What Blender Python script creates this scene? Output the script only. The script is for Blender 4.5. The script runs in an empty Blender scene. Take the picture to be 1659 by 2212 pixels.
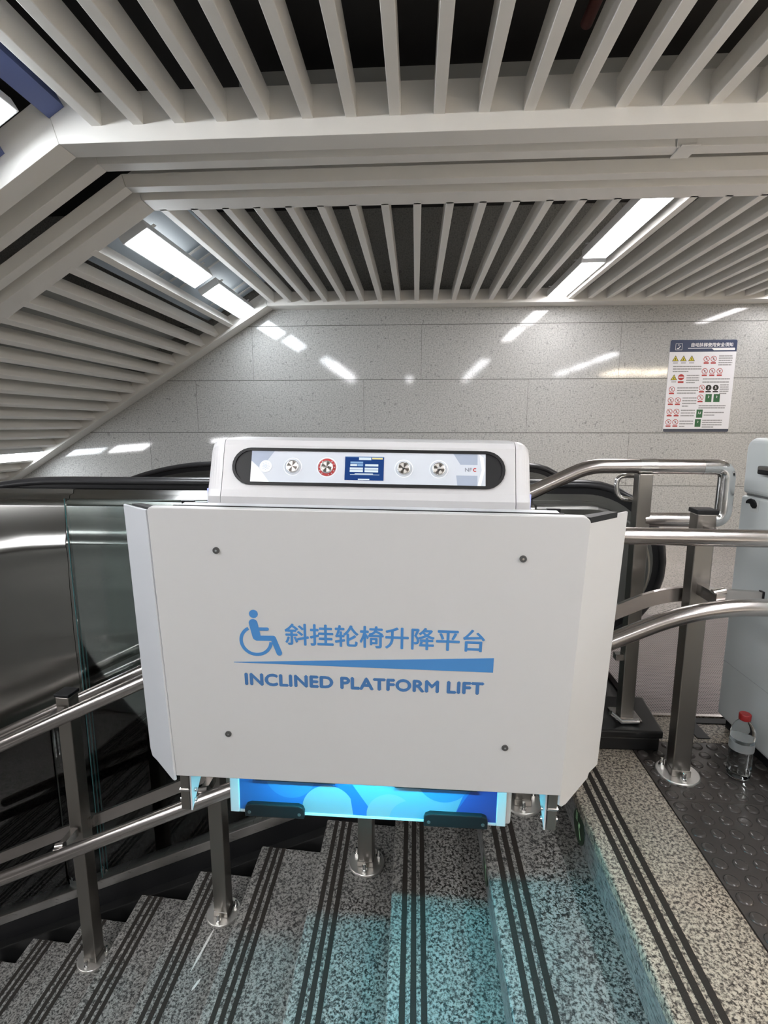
import bpy, bmesh, math, random
from mathutils import Vector, Matrix
random.seed(7)
S = bpy.context.scene
COL = S.collection
PI = math.pi

# ---------------------------------------------------------------- camera, world, exposure
cam_d = bpy.data.cameras.new('camera')
cam_d.sensor_fit = 'HORIZONTAL'; cam_d.sensor_width = 36.0
cam_d.lens = 36.0 * 1128.5 / 1659.0
cam_d.clip_start = 0.02
cam = bpy.data.objects.new('camera', cam_d); COL.objects.link(cam)
cam.location = (0, 0, 1.12)
cam.rotation_euler = (math.radians(90 - 9.38), 0, math.radians(3.44))
S.camera = cam
W = bpy.data.worlds.new('world'); S.world = W; W.use_nodes = True
W.node_tree.nodes['Background'].inputs[0].default_value = (0.80, 0.88, 1.0, 1)
W.node_tree.nodes['Background'].inputs[1].default_value = 0.05
S.view_settings.view_transform = 'Standard'
S.view_settings.look = 'None'
S.view_settings.exposure = 1.2
S.view_settings.gamma = 1.0
LAMP_COOL = 11.5      # radiance of the cool tubes over the stairs
LAMP_HALL = 23.0      # radiance of the tubes in the hall behind the photographer
LAMP_WARM = 24.0       # radiance of the warm ceiling panels
LED_CYAN = 120.0

# ---------------------------------------------------------------- materials
def mat(name, col=(.8, .8, .8), rough=.5, metal=0.0, coat=0.0, trans=0.0, ior=1.45, spec=.5, aniso=0.0):
    m = bpy.data.materials.new(name); m.use_nodes = True
    b = m.node_tree.nodes['Principled BSDF']
    b.inputs['Base Color'].default_value = (*col, 1)
    b.inputs['Roughness'].default_value = rough
    b.inputs['Metallic'].default_value = metal
    b.inputs['Coat Weight'].default_value = coat
    b.inputs['Transmission Weight'].default_value = trans
    b.inputs['IOR'].default_value = ior
    b.inputs['Specular IOR Level'].default_value = spec
    b.inputs['Anisotropic'].default_value = aniso
    return m

def nd(m, t, **kw):
    n = m.node_tree.nodes.new(t)
    for k, v in kw.items(): setattr(n, k, v)
    return n

def lk(m, a, b): m.node_tree.links.new(a, b)

def coords(m, scale=(1, 1, 1)):
    tc = nd(m, 'ShaderNodeTexCoord'); mp = nd(m, 'ShaderNodeMapping')
    mp.inputs['Scale'].default_value = scale
    lk(m, tc.outputs['Object'], mp.inputs[0])
    return mp.outputs[0]

def noise(m, vec, scale, detail=2, rough=.5, dist=0):
    n = nd(m, 'ShaderNodeTexNoise'); lk(m, vec, n.inputs['Vector'])
    n.inputs['Scale'].default_value = scale; n.inputs['Detail'].default_value = detail
    n.inputs['Roughness'].default_value = rough; n.inputs['Distortion'].default_value = dist
    return n.outputs['Fac']

def ramp(m, fac, stops):
    r = nd(m, 'ShaderNodeValToRGB'); lk(m, fac, r.inputs[0])
    e = r.color_ramp.elements
    while len(e) < len(stops): e.new(.5)
    for q, (p, c) in zip(e, stops): q.position = p; q.color = (*c, 1)
    return r.outputs[0]

def mixc(m, fac, a, b, mode='MIX'):
    n = nd(m, 'ShaderNodeMix', data_type='RGBA', blend_type=mode)
    if isinstance(fac, float): n.inputs[0].default_value = fac
    else: lk(m, fac, n.inputs[0])
    for s, v in ((n.inputs[6], a), (n.inputs[7], b)):
        if isinstance(v, tuple): s.default_value = (*v, 1)
        else: lk(m, v, s)
    return n.outputs[2]

def bsdf(m): return m.node_tree.nodes['Principled BSDF']

def bump(m, h, strength, dist=.01):
    b = nd(m, 'ShaderNodeBump'); b.inputs['Strength'].default_value = strength
    b.inputs['Distance'].default_value = dist
    lk(m, h, b.inputs['Height']); lk(m, b.outputs[0], bsdf(m).inputs['Normal'])

def metal_mat(name, col, rough, waves=(0, 0), smear=True):
    """Stainless steel: fine scratches in the roughness, optional slow waviness."""
    m = mat(name, col, rough, 1.0)
    v = coords(m, (3, 3, 60))
    f = noise(m, v, 6, 3)
    mr = nd(m, 'ShaderNodeMapRange'); lk(m, f, mr.inputs[0])
    mr.inputs[3].default_value = rough * .9; mr.inputs[4].default_value = rough * 1.15
    lk(m, mr.outputs[0], bsdf(m).inputs['Roughness'])
    c = ramp(m, noise(m, coords(m), 2.3, 3), [(.3, tuple(x * .86 for x in col)), (.75, col)])
    lk(m, c, bsdf(m).inputs['Base Color'])
    if waves[0]:
        bump(m, noise(m, coords(m, waves[1]), waves[0], 1), .35, .05)
    return m

def granite(name, light, mid, dark, scale, rough, streak=(1, 1, 1), coat=0.0, lo=.44, hi=.56, tint=1.0):
    m = mat(name, light, rough, coat=coat)
    v = coords(m, streak)
    a = noise(m, v, scale * .72, 4, .66, .15)
    b = noise(m, v, scale * 1.3, 3, .6)
    c = ramp(m, a, [(lo - .07, dark), (lo + .01, mid), (hi + .02, light)])
    d = ramp(m, b, [(.36, (.22, .22, .22)), (.46, (1, 1, 1))])
    e = ramp(m, noise(m, v, 3.0, 2), [(.3, (.86, .86, .86)), (.7, (1, 1, 1))])
    o = mixc(m, 1.0, c, d, 'MULTIPLY'); o = mixc(m, 1.0, o, e, 'MULTIPLY')
    lk(m, o, bsdf(m).inputs['Base Color'])
    return m

def emis(name, col, strength):
    m = bpy.data.materials.new(name); m.use_nodes = True
    nt = m.node_tree; nt.nodes.clear()
    e = nt.nodes.new('ShaderNodeEmission'); e.inputs[0].default_value = (*col, 1); e.inputs[1].default_value = strength
    o = nt.nodes.new('ShaderNodeOutputMaterial'); nt.links.new(e.outputs[0], o.inputs[0])
    return m

M = {}
M['baffle'] = mat('baffle_paint', (.80, .785, .75), .36)
M['void'] = mat('void_concrete', (.05, .048, .047), .9)
M['duct'] = metal_mat('duct_sheet', (.55, .55, .55), .45)
M['ductgrey'] = mat('duct_board', (.42, .43, .42), .7)
M['foil'] = metal_mat('foil', (.8, .78, .75), .25)
bump(M['foil'], noise(M['foil'], coords(M['foil']), 45, 3), 1.0, .02)
M['pipe_red'] = mat('sprinkler_pipe', (.10, .03, .025), .5)
M['blue'] = mat('blue_channel', (.11, .14, .30), .55)
M['recess'] = mat('recess_sheet', (.50, .58, .66), .50)
M['lamp_case'] = mat('lamp_case', (.62, .63, .64), .4)
M['tube_cool'] = emis('tube_cool', (.90, .95, 1.0), LAMP_COOL)
M['tube_right'] = emis('tube_right', (1.0, .97, .98), LAMP_COOL)
M['tube_hall'] = emis('tube_hall', (.98, .98, 1.0), LAMP_HALL)
M['added_upglow'] = emis('added_upglow', (1.0, .95, .88), 3.0)  # made-up glow that lifts the dark ceiling void
M['panel_warm'] = emis('panel_warm', (1.0, .85, .64), LAMP_WARM)

# polished speckled granite wall with 0.547 m courses and tight joints
m = mat('wall_granite', (.4, .4, .4), .07, spec=.5)
v = coords(m)
c = ramp(m, noise(m, v, 70, 3, .7), [(.34, (.29, .293, .285)), (.46, (.42, .422, .41)), (.62, (.52, .52, .505))])
c2 = ramp(m, noise(m, v, 26, 2, .6), [(.28, (.70, .70, .70)), (.36, (1, 1, 1))])
c = mixc(m, 1.0, c, c2, 'MULTIPLY')
lk(m, c, bsdf(m).inputs['Base Color'])
M['wall'] = m
M['joint'] = mat('wall_joint', (.11, .11, .10), .8)

M['tread'] = granite('tread_granite', (.29, .28, .262), (.125, .12, .113), (.018, .017, .016), 165, .38, lo=.46, hi=.53)  # stone darkened to hold the shade of someone blocking the light
M['riser'] = granite('riser_granite', (.26, .26, .255), (.175, .175, .17), (.085, .085, .085), 130, .45, streak=(1, .35, 1), lo=.42, hi=.60)
M['strip'] = mat('anti_slip', (.022, .018, .015), .75, spec=.3)
bump(M['strip'], noise(M['strip'], coords(M['strip']), 600, 1), .4, .003)
M['scuff'] = mat('dried_paint', (.62, .62, .60), .6)
M['landing'] = granite('landing_granite', (.43, .375, .30), (.20, .172, .14), (.036, .029, .024), 165, .40, lo=.46, hi=.53)
M['rubber'] = mat('stud_rubber', (.052, .045, .041), .20)
M['blackstone'] = mat('black_stone', (.010, .010, .010), .30)
M['blackplastic'] = mat('black_plastic', (.010, .010, .011), .42, spec=.3)
M['blackmatte'] = mat('black_matte', (.02, .02, .02), .6)
M['steel'] = metal_mat('brushed_steel', (.62, .58, .555), .22)
M['steel_dark'] = metal_mat('post_steel', (.34, .32, .295), .33)
M['chrome'] = mat('chrome', (.74, .74, .73), .17, 1.0)
M['plate'] = mat('turned_steel', (.56, .54, .51), .36, .85)
M['clad'] = metal_mat('cladding_steel', (.36, .355, .34), .22)
bsdf(M['clad']).inputs['Anisotropic'].default_value = .9
M['deck'] = metal_mat('deck_steel', (.62, .60, .58), .28)
M['newel'] = metal_mat('newel_steel', (.20, .20, .19), .32)
M['handrail_rubber'] = mat('handrail_rubber', (.030, .030, .032), .28)
M['white'] = mat('white_enamel', (.475, .477, .48), .34)
M['white2'] = mat('white_flap', (.49, .505, .53), .34)
M['console'] = mat('console_white', (.52, .52, .53), .32)
M['blue_print'] = mat('blue_print', (.055, .20, .46), .45)
M['blue_print_dark'] = mat('blue_print_dark', (.050, .145, .33), .45)
M['face'] = mat('console_face', (.56, .60, .66), .16)
M['film'] = mat('peel_film', (.85, .88, .9), .08, trans=.0)
M['red'] = mat('red_ring', (.42, .035, .035), .4)
M['cabinet'] = mat('cabinet_white', (.60, .63, .63), .30)
M['cable'] = mat('dark_grey', (.06, .06, .06), .5)

# glass: cheap architectural glass with a green tint
m = bpy.data.materials.new('clear_glass'); m.use_nodes = True
nt = m.node_tree; nt.nodes.clear()
tr = nt.nodes.new('ShaderNodeBsdfTransparent'); tr.inputs[0].default_value = (.90, .955, .95, 1)
gl = nt.nodes.new('ShaderNodeBsdfGlossy'); gl.inputs[0].default_value = (1, 1, 1, 1); gl.inputs[1].default_value = .02
fr = nt.nodes.new('ShaderNodeFresnel'); fr.inputs[0].default_value = 1.45
mx = nt.nodes.new('ShaderNodeMixShader'); ou = nt.nodes.new('ShaderNodeOutputMaterial')
nt.links.new(fr.outputs[0], mx.inputs[0]); nt.links.new(tr.outputs[0], mx.inputs[1]); nt.links.new(gl.outputs[0], mx.inputs[2])
nt.links.new(mx.outputs[0], ou.inputs[0])
M['glass'] = m
M['glass_edge'] = mat('glass_edge', (.045, .15, .16), .25)
M['pet'] = mat('clear_plastic', (.96, .98, .98), .04, trans=1.0, ior=1.1)
M['water'] = mat('water', (.93, .97, .98), .02, trans=1.0, ior=1.25)
M['redcap'] = mat('red_cap', (.26, .012, .012), .4)

# ribbed metal floor plate of the escalator landing
m = mat('ribbed_plate', (.42, .37, .36), .38, .55)
w = nd(m, 'ShaderNodeTexWave', wave_type='BANDS', bands_direction='X'); lk(m, coords(m), w.inputs[0]); w.inputs['Scale'].default_value = 32
w2 = nd(m, 'ShaderNodeTexWave', wave_type='BANDS', bands_direction='Y'); lk(m, coords(m), w2.inputs[0]); w2.inputs['Scale'].default_value = 26
mm = nd(m, 'ShaderNodeMath', operation='MAXIMUM'); lk(m, w.outputs['Fac'], mm.inputs[0]); lk(m, w2.outputs['Fac'], mm.inputs[1])
lk(m, ramp(m, mm.outputs[0], [(.35, (.10, .088, .088)), (.75, (.34, .30, .295))]), bsdf(m).inputs['Base Color'])
bump(m, mm.outputs[0], .7, .004)
M['ribbed'] = m
M['hallfloor'] = granite('hall_floor', (.74, .71, .68), (.68, .65, .62), (.55, .52, .50), 60, .22, lo=.4, hi=.6)  # unseen floors, kept pale to bounce light onto the ceiling
M['hallgrey'] = granite('hall_grey_floor', (.40, .365, .345), (.35, .32, .305), (.26, .24, .23), 60, .2, lo=.4, hi=.6)
M['hallwall'] = mat('hall_wall_panel', (.34, .335, .33), .5)

# ---------------------------------------------------------------- mesh helpers
class MB:
    def __init__(s): s.v = []; s.f = []; s.sm = []
    def quad(s, *pts): s.poly(pts)
    def poly(s, pts, smooth=False):
        i = len(s.v); s.v += [tuple(p) for p in pts]; s.f.append(tuple(range(i, i + len(pts)))); s.sm.append(smooth)
    def box(s, x0, x1, y0, y1, z0, z1):
        s.hexa([(x0, y0, z0), (x1, y0, z0), (x1, y1, z0), (x0, y1, z0)], [(x0, y0, z1), (x1, y0, z1), (x1, y1, z1), (x0, y1, z1)])
        return s
    def hexa(s, lo, hi):
        n = len(lo); i = len(s.v); s.v += [tuple(p) for p in lo] + [tuple(p) for p in hi]
        s.f.append(tuple(i + k for k in reversed(range(n)))); s.f.append(tuple(i + n + k for k in range(n))); s.sm += [False, False]
        for k in range(n):
            s.f.append((i + k, i + (k + 1) % n, i + n + (k + 1) % n, i + n + k)); s.sm.append(False)
        return s
    def prism(s, pts, vec):
        """extrude a closed polygon (3D points) by vec"""
        vec = Vector(vec); return s.hexa(pts, [tuple(Vector(p) + vec) for p in pts])
    def rings(s, rings, cap=True, smooth=True, closed=False):
        n = len(rings[0]); i = len(s.v)
        for r in rings: s.v += [tuple(p) for p in r]
        m_ = len(rings)
        for a in range(m_ if closed else m_ - 1):
            b = (a + 1) % m_
            for k in range(n):
                s.f.append((i + a * n + k, i + a * n + (k + 1) % n, i + b * n + (k + 1) % n, i + b * n + k)); s.sm.append(smooth)
        if cap and not closed:
            j = len(s.v); s.v += [tuple(p) for p in rings[0]] + [tuple(p) for p in rings[-1]]   # caps keep their own corners
            s.f.append(tuple(j + k for k in reversed(range(n)))); s.f.append(tuple(j + n + k for k in range(n))); s.sm += [False, False]
        return s
    def tube(s, path, r, n=20, cap=True, prof=None):
        """sweep a circle (or a profile of (side, up) points) along a path, keeping 'up' as near world Z as can be"""
        P = [Vector(p) for p in path]; out = []
        N = None
        for k, p in enumerate(P):
            t = (P[min(k + 1, len(P) - 1)] - P[max(k - 1, 0)]).normalized()
            if N is None:
                ref = Vector((0, 0, 1)) if abs(t.z) < .95 else Vector((0, 1, 0))
                N = (ref - t * ref.dot(t)).normalized()
            else:
                N = (N - t * N.dot(t)).normalized()
            B = t.cross(N)
            if prof: out.append([p + B * a + N * b for a, b in prof])
            else: out.append([p + (B * math.cos(2 * PI * j / n) + N * math.sin(2 * PI * j / n)) * r for j in range(n)])
        return s.rings(out, cap, smooth=prof is None or len(prof) > 6)
    def lathe(s, prof, cx, cy, z0=0, n=24, smooth=True):
        return s.rings([[(cx + r * math.cos(2 * PI * j / n), cy + r * math.sin(2 * PI * j / n), z0 + z) for j in range(n)] for r, z in prof], True, smooth)
    def disc_y(s, cx, cz, y0, y1, r, n=28, smooth=True):
        """cylinder whose axis is Y"""
        return s.rings([[(cx + r * math.cos(2 * PI * j / n), y, cz + r * math.sin(2 * PI * j / n)) for j in range(n)] for y in (y0, y1)], True, smooth)
    def build(s, name, material, parent=None, origin=None, bevel=0, seg=2):
        o = Vector(origin) if origin is not None else Vector((0, 0, 0))
        me = bpy.data.meshes.new(name)
        me.from_pydata([tuple(Vector(p) - o) for p in s.v], [], s.f)
        for p, q in zip(me.polygons, s.sm): p.use_smooth = q
        bm = bmesh.new(); bm.from_mesh(me)
        bmesh.ops.remove_doubles(bm, verts=bm.verts, dist=1e-7) if not any(s.sm) else None
        bmesh.ops.recalc_face_normals(bm, faces=bm.faces); bm.to_mesh(me); bm.free()
        me.materials.append(material)
        ob = bpy.data.objects.new(name, me); COL.objects.link(ob)
        if parent is not None: ob.parent = parent
        elif origin is not None: ob.location = o
        if bevel:
            md = ob.modifiers.new('bevel', 'BEVEL'); md.width = bevel; md.segments = seg; md.limit_method = 'ANGLE'; md.angle_limit = math.radians(40)
            md.harden_normals = False
        return ob

def fillet(pts, r, n=8):
    """round the corners of a polyline"""
    P = [Vector(p) for p in pts]; out = [P[0]]
    for a, b, c in zip(P, P[1:], P[2:]):
        u = (a - b); v_ = (c - b); lu, lv = u.length, v_.length; u.normalize(); v_.normalize()
        d = min(r, lu * .49, lv * .49)
        p0 = b + u * d; p1 = b + v_ * d
        for k in range(n + 1):
            t = k / n; out.append(p0 * (1 - t) ** 2 + b * 2 * t * (1 - t) + p1 * t * t)
    out.append(P[-1]); return out

def tag(o, label=None, cat=None, group=None, kind=None):
    if label: o['label'] = label
    if cat: o['category'] = cat
    if group: o['group'] = group
    if kind: o['kind'] = kind
    return o

def empty(name, loc, label, cat, group=None, rot=(0, 0, 0)):
    o = bpy.data.objects.new(name, None); COL.objects.link(o); o.location = loc; o.rotation_euler = rot
    o.empty_display_size = .05
    return tag(o, label, cat, group)

def struct(o): o['kind'] = 'structure'; return o

def copy_tree(o, parent=None):
    c = o.copy(); COL.objects.link(c)
    if parent is not None: c.parent = parent
    for ch in list(o.children): copy_tree(ch, c)
    return c

ORD = 'first second third fourth fifth sixth seventh eighth ninth tenth eleventh twelfth thirteenth fourteenth fifteenth sixteenth seventeenth eighteenth nineteenth twentieth twenty-first twenty-second twenty-third twenty-fourth'.split()

def text_mesh(name, txt, width, height, material, parent, bold=0.0, depth=.0006, spacing=1.0):
    """lettering whose lower left corner is (0,0), lying in the local XZ plane and facing -Y; returns the mesh object"""
    cu = bpy.data.curves.new(name, 'FONT'); cu.body = txt; cu.size = 1.0; cu.extrude = .01
    cu.space_character = spacing
    cu.resolution_u = 4
    t = bpy.data.objects.new(name, cu); COL.objects.link(t)
    bpy.context.view_layer.update()
    me = bpy.data.meshes.new_from_object(t.evaluated_get(bpy.context.evaluated_depsgraph_get()))
    bpy.data.objects.remove(t)
    xs = [v.co.x for v in me.vertices]; ys = [v.co.y for v in me.vertices]
    x0, x1, y0, y1 = min(xs), max(xs), min(ys), max(ys)
    sx = width / (x1 - x0); sy = height / (y1 - y0)
    for v in me.vertices:
        v.co = Vector(((v.co.x - x0) * sx, -depth * (v.co.z + .01) / .02, (v.co.y - y0) * sy))
    if bold:
        vs = [tuple(v.co) for v in me.vertices]; fs = [tuple(p.vertices) for p in me.polygons]; V = []; F = []
        for i, (dx, dz) in enumerate(((-bold, 0), (bold, 0), (0, bold), (0, -bold), (0, 0))):
            F += [tuple(q + len(V) for q in f) for f in fs]
            V += [(x + dx, y * (1 + .03 * i), z + dz) for x, y, z in vs]
        me = bpy.data.meshes.new(name); me.from_pydata(V, [], F)
    me.materials.clear(); me.materials.append(material)
    ob = bpy.data.objects.new(name, me); COL.objects.link(ob)
    if parent is not None: ob.parent = parent
    return ob

# ---------------------------------------------------------------- the shell
HC = 2.33                       # underside of the baffles
TH = math.radians(31.2)         # slope of the ceiling over the escalator
FX = -1.50                      # where the level ceiling folds into the sloping one
YW = 5.60                       # granite wall
T, R_, X0 = .283, .155, .505    # stair going, rise, top nosing
def sdir(u, off=0):             # point on the sloping ceiling: u down the slope, off above its underside
    return (FX - u * math.cos(TH) - off * math.sin(TH), HC - u * math.sin(TH) + off * math.cos(TH))

b = MB(); b.box(-7, 7, YW, YW + .15, -4.2, 3.3); struct(b.build('wall_back', M['wall']))
for z in (2.141, 1.594, 1.047, .500, -.047, -.594, -1.141):
    pass
b = MB()
for z in (2.141, 1.594, 1.047, .500, -.047, -.594):
    b.box(-7, 7, YW - .0015, YW, z - .0028, z + .0028)
for i, z in enumerate((2.141, 1.594, 1.047, .500)):
    for x in [(-4.9, -3.2, -1.72, .05, 2.05, 3.9), (-3.9, -2.35, -.55, 1.15, 3.15), (-4.5, -2.9, -1.3, .55, 2.2, 4.2), (-4, -2, 0, 2, 4)][i % 4]:
        b.box(x - .0012, x + .0012, YW - .0012, YW, z - .547, z)
struct(b.build('wall_joint_lines', M['joint']))
b = MB(); b.box(6.9, 7.05, -4.5, YW, -.2, 3.3); struct(b.build('wall_right', M['hallwall']))
b = MB(); b.box(-7.15, -7, -4.5, YW, -4.2, 3.3); struct(b.build('wall_left', M['hallwall']))
b = MB(); b.box(-7, 7, -4.65, -4.5, -4.2, 3.3); struct(b.build('wall_front', M['hallwall']))
b = MB(); b.box(-7, 7, -4.5, YW + .1, 3.25, 3.4); struct(b.build('ceiling', M['void']))

# floors of the upper level
YB = lambda x: 1.858 - .07 * x                    # back end of the stair treads
b = MB()
b.hexa([(X0 - .004, -4.5, -.035), (.770, -4.5, -.035), (.770, YB(.77) + .2, -.035), (X0 - .004, YB(X0) + .2, -.035)],
       [(X0 - .004, -4.5, 0), (.770, -4.5, 0), (.770, YB(.77) + .2, 0), (X0 - .004, YB(X0) + .2, 0)])
b.box(.770, 7, 1.778, 1.945, -.035, 0)
struct(b.build('floor_landing', M['landing'], bevel=.006))
b = MB(); b.box(X0 + .012, 6.9, -4.5, 5.6, -.3, -.036); struct(b.build('floor_slab', M['blackstone']))
b = MB(); b.box(.90, 4.4, 1.962, 3.09, -.03, .002); struct(b.build('floor_escalator_plate', M['ribbed']))
b = MB(); b.box(.88, 4.4, 1.945, 1.962, -.03, .006); struct(b.build('floor_edge_strip', M['steel']))
b = MB(); b.box(.76, 7, 3.09, YW, -.035, 0).box(4.4, 7, 1.945, 3.09, -.035, 0); struct(b.build('floor_hall', M['hallgrey']))
b = MB(); b.box(1.03, 1.075, 1.80, 1.93, 0, .004).box(1.03, 1.30, 1.90, 1.935, 0, .004)
struct(b.build('floor_mat_edge', M['blackmatte']))

# studded rubber tiles: 6 x 6 low studs on each 0.309 m tile
b = MB()
ts = .309
for ix in range(0, 4):
    for iy in range(0, 9):
        x = .7715 + ix * ts; y = 1.777 - (iy + 1) * ts
        b.box(x, x + ts - .0012, y, y + ts - .0012, -.012, 0)
        if iy > 4: continue
        for a in range(6):
            for c_ in range(6):
                cx = x + ts * (a + .5) / 6; cy = y + ts * (c_ + .5) / 6
                b.lathe([(.0185, 0), (.0182, .0020), (.0160, .0040), (.0105, .0050)], cx, cy, 0, 14)
struct(b.build('floor_rubber', M['rubber']))
b = MB(); b.box(2.008, 7, -4.5, 1.777, -.035, 0).box(.7705, 2.008, -4.5, -1.004, -.035, 0); struct(b.build('floor_concourse', M['hallfloor']))
b = MB(); b.box(.7705, 2.0, -1.0, 1.777, -.03, -.0125); struct(b.build('floor_underlay', M['blackmatte']))

# ---------------------------------------------------------------- stairs
def strips(k, parent):
    z = -R_ * k; xn = X0 - k * T
    for j, off in enumerate((.033, .061, .088)):
        x0 = xn + off; w_ = .0155
        s_ = MB(); s_.hexa([(x0, -1.6, z), (x0 + w_, -1.6, z), (x0 + w_, YB(x0) - .002, z), (x0, YB(x0) - .002, z)],
                           [(x0, -1.6, z + .0012), (x0 + w_, -1.6, z + .0012), (x0 + w_, YB(x0) - .002, z + .0012), (x0, YB(x0) - .002, z + .0012)])
        s_.build('anti_slip_strip', M['strip'], parent)
root = bpy.data.objects.new('stair_nosing', None); COL.objects.link(root); struct(root)
strips(0, root)
for k in range(1, 17):
    z = -R_ * k; xn = X0 - k * T
    root = bpy.data.objects.new('stair_step', None); COL.objects.link(root); struct(root)
    xb = xn + T + .016
    b = MB(); b.hexa([(xn, -1.6, z - .032), (xb, -1.6, z - .032), (xb, YB(xb), z - .032), (xn, YB(xn), z - .032)],
                     [(xn, -1.6, z), (xb, -1.6, z), (xb, YB(xb), z), (xn, YB(xn), z)])
    b.build('tread', M['tread'], root, bevel=.005)
    xr = xn + T + .010
    b = MB(); b.hexa([(xr, -1.6, z + .0035), (xr + .02, -1.6, z + .0035), (xr + .02, YB(xr), z + .0035), (xr, YB(xr), z + .0035)],
                     [(xr, -1.6, z + R_ - .033), (xr + .02, -1.6, z + R_ - .033), (xr + .02, YB(xr), z + R_ - .033), (xr, YB(xr), z + R_ - .033)])
    b.build('riser', M['riser'], root)
    strips(k, root)
    scuffs = {5: [((-.772, 1.505), (-.750, 1.665), .012), ((-.742, 1.445), (-.728, 1.485), .014)], 3: [((-.255, 1.700), (-.245, 1.735), .010)]}.get(k, [])
    for (xa, ya), (xb_, yb_), w_ in scuffs:                 # dried paint marks on the stone
        b = MB(); n_ = 9; up = []; dn = []
        for j in range(n_ + 1):
            f = j / n_; hw_ = w_ * (.25 + .75 * math.sin(PI * f)) * random.uniform(.6, 1) / 2
            up.append((xa + (xb_ - xa) * f - hw_, ya + (yb_ - ya) * f, z + .0006)); dn.append((xa + (xb_ - xa) * f + hw_, ya + (yb_ - ya) * f, z + .0006))
        b.poly(up + dn[::-1]); b.build('paint_mark', M['scuff'], root)
b = MB(); b.box(-7, 7, -4.5, YW, -2.75, -2.636); struct(b.build('floor_lower', M['hallfloor']))
b = MB(); b.box(-6.9, .51, -4.5, -1.6, -2.6, 0); struct(b.build('wall_stair_side', M['wall']))

# round green way-out markers set in two risers
def marker(x, y, z, label):
    r = empty('floor_marker', (x, y, z), label, 'marker')
    b = MB(); n = 32
    b.rings([[(xx, .05 * math.cos(2 * PI * j / n), .05 * math.sin(2 * PI * j / n)) for j in range(n)] for xx in (0, -.002)])
    b.build('disc', mat('marker_green', (.02, .040, .022), .4), r)
    b = MB()
    g = -.0026
    for k in range(5): b.quad((g, .012, .008 + k * .006), (g, .030, .008 + k * .006), (g, .030, .011 + k * .006), (g, .012, .011 + k * .006))
    b.quad((g, -.004, .004), (g, .006, .004), (g, -.018, -.030), (g, -.026, -.026))
    b.quad((g, -.012, .016), (g, .002, .016), (g, .002, .003), (g, -.012, .003))
    b.build('pictogram', mat('marker_glow', (.42, .75, .42), .4), r)
marker(X0 + .0095, 1.462, -.098, 'round dark green exit marker on the riser of the top step')
marker(X0 - T + .0095, 1.44, -.235, 'round green marker on the riser of the second step down')

# ---------------------------------------------------------------- black curb beside the stairs
RY = lambda y0: (lambda x: y0 - .08 * x)
def slope_bar(y0, y1, x0, x1, zb0, zb1, zt0, zt1):
    b = MB(); A, B_ = RY(y0), RY(y1)
    b.hexa([(x0, A(x0), zb0), (x1, A(x1), zb1), (x1, B_(x1), zb1), (x0, B_(x0), zb0)],
           [(x0, A(x0), zt0), (x1, A(x1), zt1), (x1, B_(x1), zt1), (x0, B_(x0), zt0)])
    return b
cz = lambda x: -.49 + .505 * (x + .23)
o = slope_bar(1.875, 2.09, -3.2, .56, -4, -1.6, cz(-3.2), min(cz(.56), -.09)).build('curb_stair', M['blackstone'], bevel=.004); struct(o)
o = slope_bar(1.925, 1.985, -3.2, .45, cz(-3.2) - .02, cz(.45) - .02, cz(-3.2) + .085, cz(.45) + .085).build('curb_upstand', M['blackplastic']); struct(o)
b = MB(); b.hexa([(.545, 1.712, .002), (.855, 1.712, .002), (.882, 1.94, .002), (.545, 1.94, .002)],
                 [(.545, 1.712, .052), (.855, 1.712, .052), (.882, 1.94, .052), (.545, 1.94, .052)])
b.hexa([(.535, 1.704, .052), (.862, 1.704, .052), (.890, 1.945, .052), (.535, 1.945, .052)],
       [(.535, 1.704, .080), (.862, 1.704, .080), (.890, 1.945, .080), (.535, 1.945, .080)])
struct(b.build('curb_plinth', M['blackstone'], bevel=.006))

# ---------------------------------------------------------------- posts of the lift
def make_post(x, y, z0, zt, label, cap=True):
    r = empty('lift_post', (x, y, z0), label, 'post', 'posts carrying the lift rails', (0, 0, -.08))
    h = zt - z0; w = .027
    b = MB(); b.box(-w, w, -w, w, .008, h); b.build('tube', M['steel_dark'], r, bevel=.003)
    b = MB(); n = 40
    b.lathe([(.066, 0), (.066, .006), (.063, .008)], 0, 0, 0, 40)
    b.build('base_plate', M['plate'], r)
    b = MB(); b.box(-.029, .029, -.029, .029, .008, .030); b.build('foot_collar', M['steel_dark'], r, bevel=.002)
    for a in (90, 210, 330) if False else (270, 30, 150):
        cx, cy = .047 * math.cos(math.radians(a)), .047 * math.sin(math.radians(a))
        b = MB(); b.lathe([(.0105, .008), (.0105, .017)], cx, cy, 0, 6, False)
        b.lathe([(.0068, .017), (.0068, .032), (.0045, .037)], cx, cy, 0, 12)
        b.build('anchor_bolt', M['chrome'], r)
    if cap:
        b = MB(); b.box(-.031, .031, -.031, .031, h, h + .014); b.build('end_cap', M['blackplastic'], r, bevel=.003)
    return r
PY = lambda x: 1.665 - .08 * x
UZ = lambda x: .273 + .503 * (x + .902)
LZ = lambda x: -.125 + .503 * (x + .636)
make_post(.862, 1.597, 0, .862, 'square steel lift post with black cap on the upper landing')
make_post(.375, 1.632, -R_, .80, 'square steel lift post on the top step under the right end of the lift')
make_post(-.165, 1.678, -3 * R_, .66, 'square steel lift post standing on the third step, below the middle of the lift')
make_post(-.737, 1.735, -5 * R_, .40, 'square steel lift post with a bright round foot plate, left of the lift')
make_post(-1.325, 1.785, -7 * R_, .105, 'square steel lift post with black cap, farthest left on the stairs')

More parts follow.
